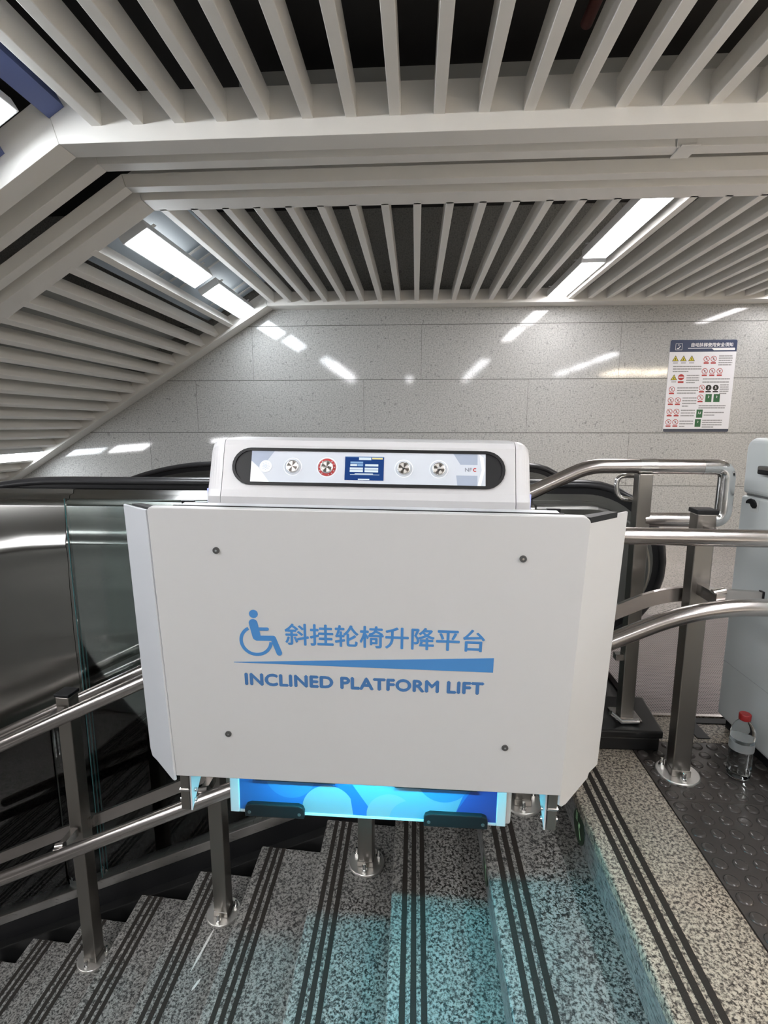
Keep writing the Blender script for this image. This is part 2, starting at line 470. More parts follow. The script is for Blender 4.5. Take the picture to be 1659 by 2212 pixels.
# ---------------------------------------------------------------- lift rails (round drive rails)
RAILY = RY(1.525)
def rail_pt(x, z): return (x, RAILY(x), z)
r = empty('lift_rail', rail_pt(-2.4, UZ(-2.4)), 'upper of the two thick round steel lift rails carried on the posts', 'rail', 'lift rails')
pts = fillet([rail_pt(-2.4, UZ(-2.4)), rail_pt(.170, .812), rail_pt(1.135, .818)], .16, 10)
b = MB(); b.tube(pts, .0245, 28); b.build('pipe', M['steel'], r, origin=r.location)
for x in (-1.325, .862):
    b = MB(); z = UZ(x) if x < 0 else .815
    b.box(x - .012, x + .012, RAILY(x) + .015, PY(x) - .02, z - .012, z + .012); b.build('bracket', M['steel'], r, origin=r.location)
r = empty('lift_rail', rail_pt(-2.4, LZ(-2.4)), 'lower of the two thick round steel lift rails, bending level near the right post', 'rail', 'lift rails')
pts = fillet([rail_pt(-2.4, LZ(-2.4)), rail_pt(.815, .622), rail_pt(1.135, .622)], .20, 12)
b = MB(); b.tube(pts, .0245, 28); b.build('pipe', M['steel'], r, origin=r.location)
for x in (-1.325, -.737, -.165, .862):
    z = LZ(x) if x < .5 else .622
    b = MB(); b.box(x - .012, x + .012, RAILY(x) + .010, PY(x) - .02, z - .004, z + .030)
    b.tube([(x - .012, RAILY(x) + .03, z + .026), (x + .020, RAILY(x) + .03, z + .034)], .012, 14)
    b.build('bracket', M['steel'], r, origin=r.location)

# rectangular bar on the far side of the posts
bx = RY(1.712)
r = empty('guide_bar', (-2.4, bx(-2.4), -1.03), 'flat rectangular steel bar running behind the lift posts', 'rail')
rect = [(-.008, -.022), (.008, -.022), (.008, .022), (-.008, .022)]
pts = fillet([(x, bx(x), z) for x, z in ((-2.4, -1.025), (.800, .600), (1.075, .590))], .10, 8)
b = MB(); b.tube(pts, 0, prof=rect); b.build('bar', M['steel'], r, origin=r.location)
b = MB(); b.box(1.074, 1.080, bx(1.07) - .010, bx(1.07) + .010, .566, .614); b.build('end_cap', M['blackplastic'], r, origin=r.location)
for x, z in ((-1.325, -.4785), (-.737, -.18)):
    b = MB(); b.box(x + .02, x + .045, bx(x) - .03, bx(x) + .006, z + .005, z + .045); b.build('clip', M['steel'], r, origin=r.location)

# ---------------------------------------------------------------- handrail and glass of the stairs
hy = RY(1.86)
r = empty('stair_railing', (-2.6, hy(-2.6), -.65), 'steel and glass stair railing whose round handrail ends in a polished U bend', 'railing')
RAIL = r
def H(x, z): return (x, hy(x), z)
b = MB(); b.tube(fillet([H(-2.6, -.62), H(.588, .985), H(.752, .986)], .05, 6), .0245, 28); b.build('sloping_pipe', M['steel'], r, origin=r.location)
b = MB(); b.tube([H(.748, .986), H(.802, .986)], .0258, 28); b.build('sleeve', M['chrome'], r, origin=r.location)
b = MB(); b.tube([H(.799, .986), H(.948, .986)], .0246, 28); b.build('level_pipe', M['steel'], r, origin=r.location)
b = MB(); b.tube(fillet([H(.945, .986), H(1.022, .986), H(1.022, .808), H(.945, .808)], .072, 14), .0255, 28)
b.build('u_bend', M['chrome'], r, origin=r.location).data
b = MB(); b.tube([H(.947, .808), H(.775, .806)], .0243, 28); b.build('return_pipe', M['steel'], r, origin=r.location)
b = MB(); b.tube(fillet([(.765, hy(.7) + .04, .95), (.692, hy(.7) + .04, .95), (.700, hy(.7) + .04, .872), (.760, hy(.7) + .04, .866)], .035, 8), .0085, 18)
b.build('small_hook', M['chrome'], r, origin=r.location)
b = MB(); w = .023; x = .765
b.box(x - w, x + w, hy(x) - w, hy(x) + w, .088, .962); b.build('post', M['steel_dark'], r, origin=r.location, bevel=.003)
b = MB(); b.box(x - .045, x + .045, hy(x) - .045, hy(x) + .045, .080, .090); b.build('post_base', M['steel'], r, origin=r.location, bevel=.002)
b = MB(); b.tube([(x - .07, hy(x) - .05, .12), (x - .03, hy(x) - .05, .088), (x + .03, hy(x) - .052, .092)], .009, 12); b.build('foot_clamp', M['chrome'], r, origin=r.location)
b = MB(); b.box(x - .05, x + .02, hy(x) - .014, hy(x) + .014, .300, .322); b.build('stub_bar', M['steel'], r, origin=r.location)

gy = RY(1.945)
def glass(x0, x1, zb0, zb1, zt0, zt1, edges=(True, True)):
    t = .010
    b = MB(); b.hexa([(x0, gy(x0), zb0), (x1, gy(x1), zb1), (x1, gy(x1) + t, zb1), (x0, gy(x0) + t, zb0)],
                     [(x0, gy(x0), zt0), (x1, gy(x1), zt1), (x1, gy(x1) + t, zt1), (x0, gy(x0) + t, zt0)])
    p = b.build('glass_pane', M['glass'], RAIL, origin=RAIL.location)
    for xe, zb, zt, on in ((x0, zb0, zt0, edges[0]), (x1, zb1, zt1, edges[1])):
        if on:
            b = MB(); b.box(xe - .001, xe + .001, gy(xe) - .0005, gy(xe) + .003, zb, zt); b.build('polished_edge', M['glass_edge'], p, origin=RAIL.location)
gz = lambda x: cz(x) + .105
glass(-1.452, -.40, gz(-1.452), gz(-.40), .822, .83)
glass(-.394, .715, gz(-.394), .09, .83, .80, (False, True))
glass(-2.7, -1.64, gz(-2.7), gz(-1.64), -.62, -.16, (False, False))
glass(-1.625, -1.458, gz(-1.625), gz(-1.458), -.12, -.04, (False, False))
b = slope_bar(1.925, 1.985, -3.0, .40, gz(-3.0) - .02, gz(.40) - .02, gz(-3.0) + .026, gz(.40) + .026)
b.build('base_channel', M['deck'], RAIL, origin=RAIL.location, bevel=.003)

# ---------------------------------------------------------------- escalator
er = empty('escalator', (0.0, 2.9, -2.4), 'stainless escalator behind the stairs with black rubber handrails and rounded newels', 'escalator')
EO = er.location
def newel_path(yc, xs, z_top, cx, rad, end_deg=-150):
    P = []
    for k in range(14, 0, -1):                       # the handrail curves down towards the lower floor
        a = math.radians(30) * k / 14; RR = 1.9
        P.append((xs - RR * math.sin(a), yc, z_top - RR * (1 - math.cos(a))))
    P.insert(0, (P[0][0] - 1.8 * math.cos(math.radians(30)), yc, P[0][2] - 1.8 * math.sin(math.radians(30))))
    P.append((xs, yc, z_top))
    n = 6
    for k in range(1, n + 1): P.append((xs + (cx - xs) * k / n, yc, z_top))
    for k in range(1, 23):
        a = math.radians(90 - (90 - end_deg) * k / 22); P.append((cx + rad * math.cos(a), yc, z_top - rad + rad * math.sin(a)))
    return P
def balustrade(yc, xs, cx, rad, zt, front):
    path = newel_path(yc, xs, zt - .019, cx, rad - .019)
    prof = [(.040 * math.cos(2 * PI * j / 16) * (1 if abs(math.cos(2 * PI * j / 16)) < .9 else .96), .019 * math.sin(2 * PI * j / 16)) for j in range(16)]
    b = MB(); b.tube(path, 0, prof=prof); b.build('handrail', M['handrail_rubber'], er, origin=EO)
    inner = newel_path(yc, xs, zt - .050, cx, rad - .050)
    b = MB(); b.tube(inner, 0, prof=[(-.022, -.012), (.022, -.012), (.022, .016), (-.022, .016)]); b.build('handrail_guide', M['blackplastic'], er, origin=EO)
    # panel body: outline in XZ, extruded in Y
    def outline(d):
        return newel_path(0, xs, zt - d, cx, rad - d, -60)
    for d, y0, y1, nm, mt in ((.062, yc - .024, yc + .024, 'balustrade_top', 'newel'), (.090, yc - .040, yc + .040, 'balustrade_panel', 'newel')):
        o_ = outline(d)
        low = [(o_[-1][0] - .02, 0, .0), (cx - .3, 0, 0.0), (xs - .2, 0, -.1)] + [(o_[0][0], 0, o_[0][2] - .9)]
        pts = [(p[0], y0, p[2]) for p in o_ + low]
        b = MB(); b.prism(pts, (0, y1 - y0, 0)); b.build(nm, M[mt], er, origin=EO)
balustrade(2.325, -1.62, .735, .375, .888, True)
balustrade(3.52, -1.34, .735, .375, .880, False)
# outer cladding: gently bulged sheets, level top, cut into long panels
def clad(x0, x1, nx, tilt):
    """one long sheet with a soft bulge and shallow ridges shaped to draw streaks of light"""
    b = MB(); rings = []
    for i in range(nx + 1):
        x = x0 + (x1 - x0) * i / nx; row = []
        for k in range(91):
            z = -2.5 + (max(0, k - 10) / 80) * 1.40 + 2.5 * .754 * min(1, k / 10) if k >= 10 else -2.5 + 1.885 * k / 10
            t = (z + .35) / 1.13
            y = 2.195 - (.022 * math.sin(t * PI) if t > 0 else 0)
            for zc, am, w_ in ((.600, .0085, .032), (.46, .0016, .018), (.40, .0022, .022), (.20, .0030, .03), (.10, .0020, .02)):  # ridges added so that reflected light runs in streaks
                q = (z - (zc + tilt * (x1 - x))) / w_
                y -= am * math.exp(-q * q)
            row.append((x, y, z))
        row += [(x, y, z) for y, z in ((2.213, .793), (2.232, .797), (2.236, .812), (2.262, .818), (2.266, .834), (2.285, .838), (2.30, -2.5))]
        rings.append(row)
    b.rings(rings, True, True)
    return b.build('cladding_sheet', M['clad'], er, origin=EO)
clad(-4.2, -1.548, 14, -.16); clad(-1.545, .50, 6, 0)
b = MB(); n = 20
pts = [(.503, 2.215, .0), (.503, 2.215, .785)] + [(.735 + .27 * math.cos(math.radians(90 - 150 * k / n)), 2.215, .513 + .272 * math.sin(math.radians(90 - 150 * k / n))) for k in range(n + 1)] + [(.80, 2.215, 0)]
b.prism(pts, (0, .07, 0)); b.build('newel_cover', M['newel'], er, origin=EO, bevel=.012)
b = MB(); b.box(-1.2, .9, 2.37, 3.46, -.06, .004); b.build('comb_plate', M['ribbed'], er, origin=EO)
b = MB()
for k in range(12):
    x = -1.2 - k * .4; b.box(x - .4, x, 2.40, 3.45, -.06 - (k + 1) * .21 - .2, -.06 - k * .21)
b.build('step_band', M['ribbed'], er, origin=EO)
b = MB(); b.box(-1.8, .62, 3.56, 3.75, .70, .80); b.build('outer_deck', M['deck'], er, origin=EO)

# ---------------------------------------------------------------- ceiling baffles and beams
BW, BH = .045, .105
GA, GB, GC = 'baffles of the level ceiling nearest the camera', 'baffles of the level ceiling next to the granite wall', 'baffles of the sloping ceiling'
def baffle(x, y0, y1):
    b = MB(); b.box(-BW / 2, BW / 2, y0, y1, 0, BH)
    return b.build('ceiling_baffle', M['baffle'], origin=(0, 0, 0), bevel=.0025)
xsA = [-1.316 + .1745 * k for k in range(16)] + [1.476 + .1745 * k for k in range(1, 5)]
base = baffle(0, -4.4, 2.295)
for i, x in enumerate(xsA):
    o = base if i == 0 else base.copy()
    if i: COL.objects.link(o)
    o.location = (x, 0, HC)
    tag(o, 'light grey ceiling baffle of the near row, %s counting right from the left corner' % ORD[i], 'ceiling baffle', GA)
xsB = [-1.445 + .1802 * k for k in range(15)]
xsB = [x for x in xsB if x < 1.12] + [1.478 + .182 * k for k in range(11)]
base = baffle(0, 3.12, 5.42)
for i, x in enumerate(xsB):
    o = base if i == 0 else base.copy()
    if i: COL.objects.link(o)
    o.location = (x, 0, HC)
    side = ('%s counting right from the corner lamps' % ORD[i]) if x < 1.2 else ('%s right of the right-hand lamps' % ORD[i - sum(1 for q in xsB if q < 1.2)])
    tag(o, 'light grey baffle of the far level row, %s' % side, 'ceiling baffle', GB)
us = [.43 + .1775 * k for k in range(14)] + [3.06 + .1775 * k for k in range(4)]
base = baffle(0, 3.10, 5.42)
for i, u in enumerate(us):
    o = base if i == 0 else base.copy()
    if i: COL.objects.link(o)
    x, z = sdir(u); o.location = (x, 0, z); o.rotation_euler = (0, -TH, 0)
    tag(o, 'grey baffle of the sloping ceiling, %s' % (('%s down the slope from the corner lamps' % ORD[i]) if i < 14 else '%s below the lamp low on the slope' % ORD[i - 14]), 'ceiling baffle', GC)

def beam(y0, y1, zoff, h, xr=4.6, ul=4.8, wall=False):
    """a box beam along X, folding down the slope; bottom at HC+zoff"""
    hw = math.tan(TH / 2)
    a = zoff; c_ = zoff + h
    for sl in (0, 1):
        b = MB()
        if not sl:
            lo = [(FX - a * hw, y0, HC + a), (xr, y0, HC + a), (xr, y1, HC + a), (FX - a * hw, y1, HC + a)]
            hi = [(FX - c_ * hw, y0, HC + c_), (xr, y0, HC + c_), (xr, y1, HC + c_), (FX - c_ * hw, y1, HC + c_)]
        else:
            xa, za = sdir(ul, a); xc, zc = sdir(ul, c_)
            g = .0015
            lo = [(xa, y0, za), (FX - a * hw - g, y0, HC + a), (FX - a * hw - g, y1, HC + a), (xa, y1, za)]
            hi = [(xc, y0, zc), (FX - c_ * hw - g, y0, HC + c_), (FX - c_ * hw - g, y1, HC + c_), (xc, y1, zc)]
        b.hexa(lo, hi)
        struct(b.build('ceiling_beam', M['baffle'], bevel=.002))
beam(2.292, 2.405, -.062, .185)
beam(2.600, 2.672, 0, .15)
beam(2.838, 2.905, 0, .064)
beam(2.995, 3.140, 0, .15)
beam(5.405, 5.598, -.028, .13)
# cover plate over the joint of the second beam
b = MB(); b.box(1.145, 1.225, 2.575, 2.690, 2.322, 2.328); b.box(1.130, 1.215, 2.590, 2.596, 2.322, 2.42)
tag(b.build('joint_cover', M['baffle'], bevel=.002), 'small grey cover plate over the beam joint at the upper right', 'cover plate')

# ---------------------------------------------------------------- lamps
def make_lamp(loc, rot, L_, w_, material, label, group, tray=True):
    r = empty('ceiling_lamp', loc, label, 'ceiling lamp', group, rot)
    b = MB(); b.box(-w_ / 2 - .012, w_ / 2 + .012, -L_ / 2 - .012, L_ / 2 + .012, .004, .06); b.build('housing', M['lamp_case'], r, bevel=.003)
    b = MB(); b.box(-w_ / 2, w_ / 2, -L_ / 2, L_ / 2, 0, .004); b.build('diffuser', material, r)
    b = MB(); b.box(-.02, .02, -L_ * .3, L_ * .3, .060, .063); b.build('added_glow_strip', M['added_upglow'], r)  # glowing strip added on the housing to light the void above
    for s in (-1, 1):
        b = MB(); b.box(-w_ / 2 - .03, w_ / 2 + .03, s * (L_ * .38) - .015, s * (L_ * .38) + .015, .06, .064); b.build('hanger', M['lamp_case'], r)
    return r
GL = 'fluorescent ceiling lamps'
def slope_lamp(u, yc, L_, label, off=.012, material='tube_cool'):
    x, z = sdir(u, off); make_lamp((x, yc, z), (0, -TH, 0), L_, .160, M[material], label, GL)
slope_lamp(.205, 3.76, 1.00, 'large glowing lamp at the ceiling corner, farther from the wall of its pair')
slope_lamp(.225, 4.92, .92, 'smaller glowing lamp at the ceiling corner, next to the granite wall')
slope_lamp(.135, 1.615, 1.07, 'glowing lamp cut off by the left edge of the photo')
slope_lamp(2.98, 5.00, .80, 'bright lamp low on the sloping ceiling at the left edge')
for y in (3.95, .6, -.8):
    slope_lamp(2.955, y, .90, 'lamp low on the sloping ceiling outside the left edge', material='tube_hall')
for k, y in enumerate((.45, -.75, -1.95)):
    slope_lamp(.125, y, 1.08, 'ceiling lamp behind the camera on the stair side', material='tube_hall')
make_lamp((1.310, 3.67, 2.345), (0, 0, 0), 1.08, .160, M['tube_right'], 'large glowing lamp among the baffles on the right, nearer of its pair', GL)
make_lamp((1.342, 4.86, 2.345), (0, 0, 0), 1.04, .160, M['tube_right'], 'smaller glowing lamp on the right, touching the wall edge', GL)
make_lamp((3.42, 4.85, 2.345), (0, 0, 0), 1.02, .152, M['tube_right'], 'lamp just showing at the far right edge above the wall', GL)
for k, (x, y) in enumerate(((1.30, .45), (1.30, -.75), (1.30, -1.95), (-.19, -3.1), (1.30, -3.1), (3.4, 1.2), (3.4, -.2), (3.4, -1.6))):  # right row carried on unseen, further lamps added to fill the hall
    make_lamp((x, y, 2.336), (0, 0, 0), 1.08, .152, M['tube_hall'], 'unseen ceiling lamp behind the camera over the landing', GL)
for i, x in enumerate((4.75, 5.55, 6.35)):
    for j, y in enumerate((-1.3, -2.0)):
        r = empty('ceiling_light_panel', (x, y, 2.336), 'square warm light panel in the hall behind the camera', 'ceiling lamp', 'warm light panels of the hall')
        b = MB(); b.box(-.34, .34, -.29, .29, .004, .05); b.build('frame', M['lamp_case'], r)
        b = MB(); b.box(-.32, .32, -.27, .27, 0, .004); b.build('diffuser', M['panel_warm'], r)

# recess behind the corner lamps: sheet, perforated strips, blue channels
def slope_box(u0, u1, y0, y1, o0, o1, mt, name, b=None):
    new = b is None
    if new: b = MB()
    def P(u, y, o): x, z = sdir(u, o); return (x, y, z)
    b.hexa([P(u0, y0, o0), P(u0, y1, o0), P(u1, y1, o0), P(u1, y0, o0)], [P(u0, y0, o1), P(u0, y1, o1), P(u1, y1, o1), P(u1, y0, o1)])
    if new: return b.build(name, M[mt])
    return b
tag(slope_box(-.10, .60, 3.15, 5.40, .17, .18, 'recess', 'recess_sheet'), 'bluish grey sheet above the two corner lamps', 'metal sheet')
tag(slope_box(-.02, .42, 3.15, 3.17, .02, .05, 'lamp_case', 'perforated_strip'), 'slotted metal strip along the beam at the head of the corner lamps', 'slotted strip')
for i, y in enumerate((4.05, 4.22, 4.40, 5.05, 5.22)):
    b = MB()
    slope_box(-.10, .42, y, y + .030, .145, .150, None, None, b)
    for k in range(8):
        slope_box(-.08 + k * .06, -.055 + k * .06, y + .009, y + .021, .1445, .145, None, None, b)
    tag(b.build('perforated_strip', M['lamp_case']), 'slotted metal strip crossing above the corner lamps, %s from the camera' % ORD[i + 1], 'slotted strip', 'slotted strips above the corner lamps')
tag(slope_box(-.085, -.005, -2.4, 2.29, .035, .12, 'blue', 'blue_channel'), 'blue metal channel right of the lamp at the upper left', 'metal channel')
tag(slope_box(.235, .315, -2.4, 2.29, .035, .12, 'blue', 'blue_channel'), 'blue metal channel at the left edge below the lamp', 'metal channel')
tag(slope_box(-.15, 1.6, -2.4, 2.29, .28, .29, 'ductgrey', 'recess_sheet'), 'dark sheet above the blue channels at the upper left', 'metal sheet')
tag(slope_box(-.18, .42, 1.30, 1.345, .16, .165, 'lamp_case', 'perforated_strip'), 'slotted metal strip at the far upper left behind the first baffle', 'slotted strip')
tag(slope_box(.9, 4.8, 3.15, 5.40, .22, .23, 'ductgrey', 'recess_sheet'), 'grey sheet above the sloping baffles', 'metal sheet')

# services in the void
def tagb(b, name, mt, label, cat, **k): return tag(b.build(name, M[mt], **k), label, cat)
b = MB(); b.tube([(.10, 1.95, 2.90), (4.5, 1.95, 2.90)], .10, 24); tagb(b, 'round_duct', 'duct', 'dark round duct in the void over the near baffles', 'duct')
b = MB(); b.box(-.30, .02, .9, 2.20, 2.75, 2.95); tagb(b, 'duct_box', 'ductgrey', 'grey board duct above the middle of the near baffles', 'duct')
b = MB(); b.box(-1.3, -.62, .9, 2.1, 2.80, 2.98); tagb(b, 'duct_box', 'ductgrey', 'grey board duct above the near baffles on the left', 'duct')
b = MB(); b.box(-1.0, 2.0, 3.2, 3.75, 2.78, 3.05); tagb(b, 'duct_box', 'ductgrey', 'long grey duct above the far baffles', 'duct')
b = MB(); b.tube([(-1.4, 4.1, 2.76), (4.5, 4.1, 2.76)], .03, 16); tagb(b, 'service_pipe', 'duct', 'thin dark pipe crossing above the far baffles', 'pipe')
b = MB(); b.tube([(-1.3, 1.72, 2.62), (4.5, 1.72, 2.62)], .022, 16); tagb(b, 'service_pipe', 'duct', 'thin dark pipe crossing above the near baffles', 'pipe')
b = MB(); b.tube([(.62, .8, 2.60), (.62, 2.26, 2.60)], .022, 16); tagb(b, 'service_pipe', 'pipe_red', 'dull red pipe running back above the near baffles', 'pipe')
def foil(x, y, z, sx, sz, label):
    b = MB(); n, m_ = 7, 10; V = [[(x + sx * (i / n - .5) + random.uniform(-.01, .01), y + random.uniform(-.02, .02), z + sz * (j / m_ - .5)) for i in range(n + 1)] for j in range(m_ + 1)]
    for j in range(m_):
        for i in range(n): b.poly([V[j][i], V[j][i + 1], V[j + 1][i + 1], V[j + 1][i]], True)
    o = tagb(b, 'foil_sheet', 'foil', label, 'foil')
    md = o.modifiers.new('thick', 'SOLIDIFY'); md.thickness = .004
foil(.575, 1.93, 2.70, .05, .20, 'small crumpled foil strip above the near baffles')
foil(1.00, 1.80, 2.66, .10, .17, 'crumpled foil wrap above the near baffles at the right, left piece')
foil(1.17, 1.80, 2.66, .07, .20, 'crumpled foil wrap above the near baffles at the right, right piece')
foil(-.86, 1.75, 2.60, .05, .12, 'crumpled foil hanging above the near baffles on the left')

# ---------------------------------------------------------------- safety sign on the wall
sr = empty('safety_sign', (2.535, 5.594, 1.058), 'escalator safety notice with navy header and rows of warning pictograms on the granite wall', 'sign')
SW, SH = .645, .906
def rrect(x0, x1, z0, z1, r, y, n=6, corners=(1, 1, 1, 1)):
    P = []
    for (cx, cz_, a0, on) in ((x1 - r, z0 + r, -90, corners[0]), (x1 - r, z1 - r, 0, corners[1]), (x0 + r, z1 - r, 90, corners[2]), (x0 + r, z0 + r, 180, corners[3])):
        if on:
            for k in range(n + 1):
                a = math.radians(a0 + 90 * k / n); P.append((cx + r * math.cos(a), y, cz_ + r * math.sin(a)))
        else:
            a = math.radians(a0 + 45); P.append((cx + r * (1 if math.cos(a) > 0 else -1), y, cz_ + r * (1 if math.sin(a) > 0 else -1)))
    return P
sg = {k: mat('sign_' + k, c, .35) for k, c in dict(white=(.76, .76, .79), navy=(.028, .045, .105), foot=(.035, .045, .075), yellow=(.62, .52, .04), black=(.012, .012, .012),
      red=(.42, .03, .03), green=(.015, .11, .04), grey=(.30, .30, .31), pale=(.75, .76, .78)).items()}
b = MB(); b.prism(rrect(0, SW, 0, SH, .018, 0), (0, .005, 0)); b.build('board', sg['white'], sr)
b = MB(); b.poly(rrect(0, SW, SH - .115, SH, .018, -.0006, corners=(0, 1, 1, 0))); b.build('header', sg['navy'], sr)
b = MB(); b.poly(rrect(0, SW, 0, .030, .014, -.0006, corners=(1, 0, 0, 1))); b.build('footer', sg['foot'], sr)
t = text_mesh('header_lettering', '自动扶梯使用安全须知', .40, .038, sg['pale'], sr, bold=.0008, depth=.0004); t.location = (.205, -.0008, SH - .066)
b = MB(); y = -.0012
b.quad((.175, y, SH - .078), (.625, y, SH - .078), (.625, y, SH - .083), (.175, y, SH - .083))
b.poly([(.405, y - .0002, SH - .083), (.628, y - .0002, SH - .083), (.628, y - .0002, SH - .101), (.425, y - .0002, SH - .101)])
for x0, x1, z0, z1 in ((.052, .118, SH - .033, SH - .036), (.052, .118, SH - .094, SH - .097), (.052, .055, SH - .033, SH - .097), (.115, .118, SH - .033, SH - .097)):
    b.quad((x0, y, z0), (x1, y, z0), (x1, y, z1), (x0, y, z1))
b.poly([(.066, y, SH - .085), (.086, y, SH - .085), (.104, y, SH - .058), (.097, y, SH - .055), (.083, y, SH - .076), (.066, y, SH - .078)])
b.poly([(.083 + .006 * math.cos(a * .6), y, SH - .048 + .006 * math.sin(a * .6)) for a in range(10)])
b.build('header_pictogram', sg['pale'], sr)
class Layers(dict):
    def __missing__(s, k): s[k] = MB(); return s[k]
LAY = Layers()
def flush(name):
    """everything drawn since the last flush becomes one printed symbol with its own colours"""
    V, F, I, mats = [], [], [], []
    for k, bb in LAY.items():
        F += [tuple(q + len(V) for q in f) for f in bb.f]; V += bb.v; I += [len(mats)] * len(bb.f); mats.append(sg[k])
    LAY.clear()
    if not F: return
    me = bpy.data.meshes.new(name); me.from_pydata(V, [], F)
    for m_ in mats: me.materials.append(m_)
    for p, i in zip(me.polygons, I): p.material_index = i
    o = bpy.data.objects.new(name, me); COL.objects.link(o); o.parent = sr
def Lq(k, x0, x1, z0, z1, d=0): yy = -.0008 - d; LAY[k].quad((x0, yy, z0), (x1, yy, z0), (x1, yy, z1), (x0, yy, z1))
def ring(k, cx, cz_, r0, r1, d=0, n=22):
    yy = -.0008 - d
    for j in range(n):
        a, c_ = 2 * PI * j / n, 2 * PI * (j + 1) / n
        LAY[k].quad((cx + r0 * math.cos(a), yy, cz_ + r0 * math.sin(a)), (cx + r1 * math.cos(a), yy, cz_ + r1 * math.sin(a)), (cx + r1 * math.cos(c_), yy, cz_ + r1 * math.sin(c_)), (cx + r0 * math.cos(c_), yy, cz_ + r0 * math.sin(c_)))
def disc(k, cx, cz_, r, d=0): LAY[k].poly([(cx + r * math.cos(2 * PI * j / 22), -.0008 - d, cz_ + r * math.sin(2 * PI * j / 22)) for j in range(22)])
def fig(k, cx, cz_, s, v, d=.0002):
    yy = -.0008 - d
    disc(k, cx + (v % 3 - 1) * s * .12, cz_ + s * .42, s * .15, d)
    LAY[k].poly([(cx - s * .12, yy, cz_ + s * .2), (cx + s * .14, yy, cz_ + s * .25), (cx + s * .10, yy, cz_ - s * .1), (cx - s * .14, yy, cz_ - s * .1)])
    LAY[k].poly([(cx - s * .14, yy, cz_ - s * .08), (cx + s * .02, yy, cz_ - s * .08), (cx - s * (.3 - .1 * (v % 2)), yy, cz_ - s * .55), (cx - s * (.4 - .1 * (v % 2)), yy, cz_ - s * .5)])
    LAY[k].poly([(cx - s * .02, yy, cz_ - s * .08), (cx + s * .12, yy, cz_ - s * .08), (cx + s * (.4 - .15 * (v % 3)), yy, cz_ - s * .5), (cx + s * (.28 - .15 * (v % 3)), yy, cz_ - s * .55)])
    if v % 2: LAY[k].poly([(cx + s * .1, yy, cz_ + s * .18), (cx + s * .45, yy, cz_ + s * .3), (cx + s * .43, yy, cz_ + s * .2), (cx + s * .1, yy, cz_ + s * .08)])
def tri(cx, cz_, s, v):
    yy = -.0008
    LAY['black'].poly([(cx - s, yy, cz_ - s * .8), (cx + s, yy, cz_ - s * .8), (cx, yy, cz_ + s)])
    LAY['yellow'].poly([(cx - s * .76, yy - .0001, cz_ - s * .66), (cx + s * .76, yy - .0001, cz_ - s * .66), (cx, yy - .0001, cz_ + s * .72)])
    fig('black', cx, cz_ - s * .18, s * .75, v); Lq('grey', cx - .022, cx + .026, cz_ - .046, cz_ - .038); flush('warning_symbol')
def proh(cx, cz_, v, r=.029, dark=False):
    if dark:
        disc('black', cx, cz_, r); fig('pale', cx, cz_, r * .9, v); Lq('black', cx - r * .9, cx + r * .9, cz_ - r - .016, cz_ - r - .004); flush('mandatory_symbol'); return
    fig('black', cx, cz_, r * .85, v, .0001); ring('red', cx, cz_, r * .83, r, .0002)
    yy = -.0012; q = r * .64
    LAY['red'].poly([(cx - q - .002, yy, cz_ + q), (cx - q + .002, yy, cz_ + q + .002), (cx + q + .002, yy, cz_ - q), (cx + q - .002, yy, cz_ - q - .002)])
    Lq('red', cx - r * .85, cx + r * .85, cz_ - r - .018, cz_ - r - .004); flush('prohibition_symbol')
def lines(x0, x1, zt, n, dz=.0245, last=.6):
    for j in range(n):
        xe = x1 if j < n - 1 else x0 + (x1 - x0) * last; x = x0
        while x < xe - .004:
            w_ = random.uniform(.010, .034); w_ = min(w_, xe - x)
            Lq('grey', x, x + w_ * .93, zt - j * dz - .011, zt - j * dz); x += w_
    flush('printed_text')
# left column (x from the crop of the sign, skew removed)
for i, cx in enumerate((.062, .140, .219)): tri(cx, .726, .032, i + 1)
lines(.045, .325, .655, 3, last=.55)
tri(.062, .541, .032, 1)
disc('red', .132, .545, .030); Lq('white', .108, .156, .540, .550, .0003); Lq('red', .104, .160, .488, .505); flush('no_entry_symbol')
lines(.185, .310, .567, 4, .0235, .7)
proh(.052, .425, 2); lines(.105, .312, .445, 3, .026, .9)
proh(.050, .317, 1); proh(.120, .317, 2); lines(.165, .305, .345, 4, .027, .45)
proh(.048, .203, 0); proh(.117, .203, 4); lines(.160, .300, .222, 3, .027, .95)
proh(.046, .098, 5); proh(.114, .098, 1); lines(.155, .292, .113, 3, .026, .4)
# right column
proh(.364, .722, 3); proh(.432, .722, 1); lines(.482, .616, .755, 5, .0215, .95)
for i, cx in enumerate((.357, .430, .502)): proh(cx, .602, i + 3)
lines(.345, .610, .532, 2, .031, .98)
proh(.345, .440, 1); proh(.410, .440, 1, dark=True); proh(.480, .440, 3, dark=True); lines(.520, .608, .473, 5, .021, .8)
proh(.340, .343, 3)
for x in (.388, .468): Lq('green', x, x + .062, .298, .378); fig('pale', x + .031, .350, .022, 1); flush('green_symbol')
lines(.330, .595, .268, 2, .022, .98)
Lq('green', .315, .375, .142, .224); fig('pale', .338, .190, .022, 0); fig('pale', .355, .190, .022, 2); flush('green_symbol'); lines(.388, .585, .200, 2, .026, .55)
Lq('green', .308, .366, .050, .128); fig('pale', .337, .100, .018, 1); flush('green_symbol'); lines(.380, .575, .122, 4, .0225, .6)

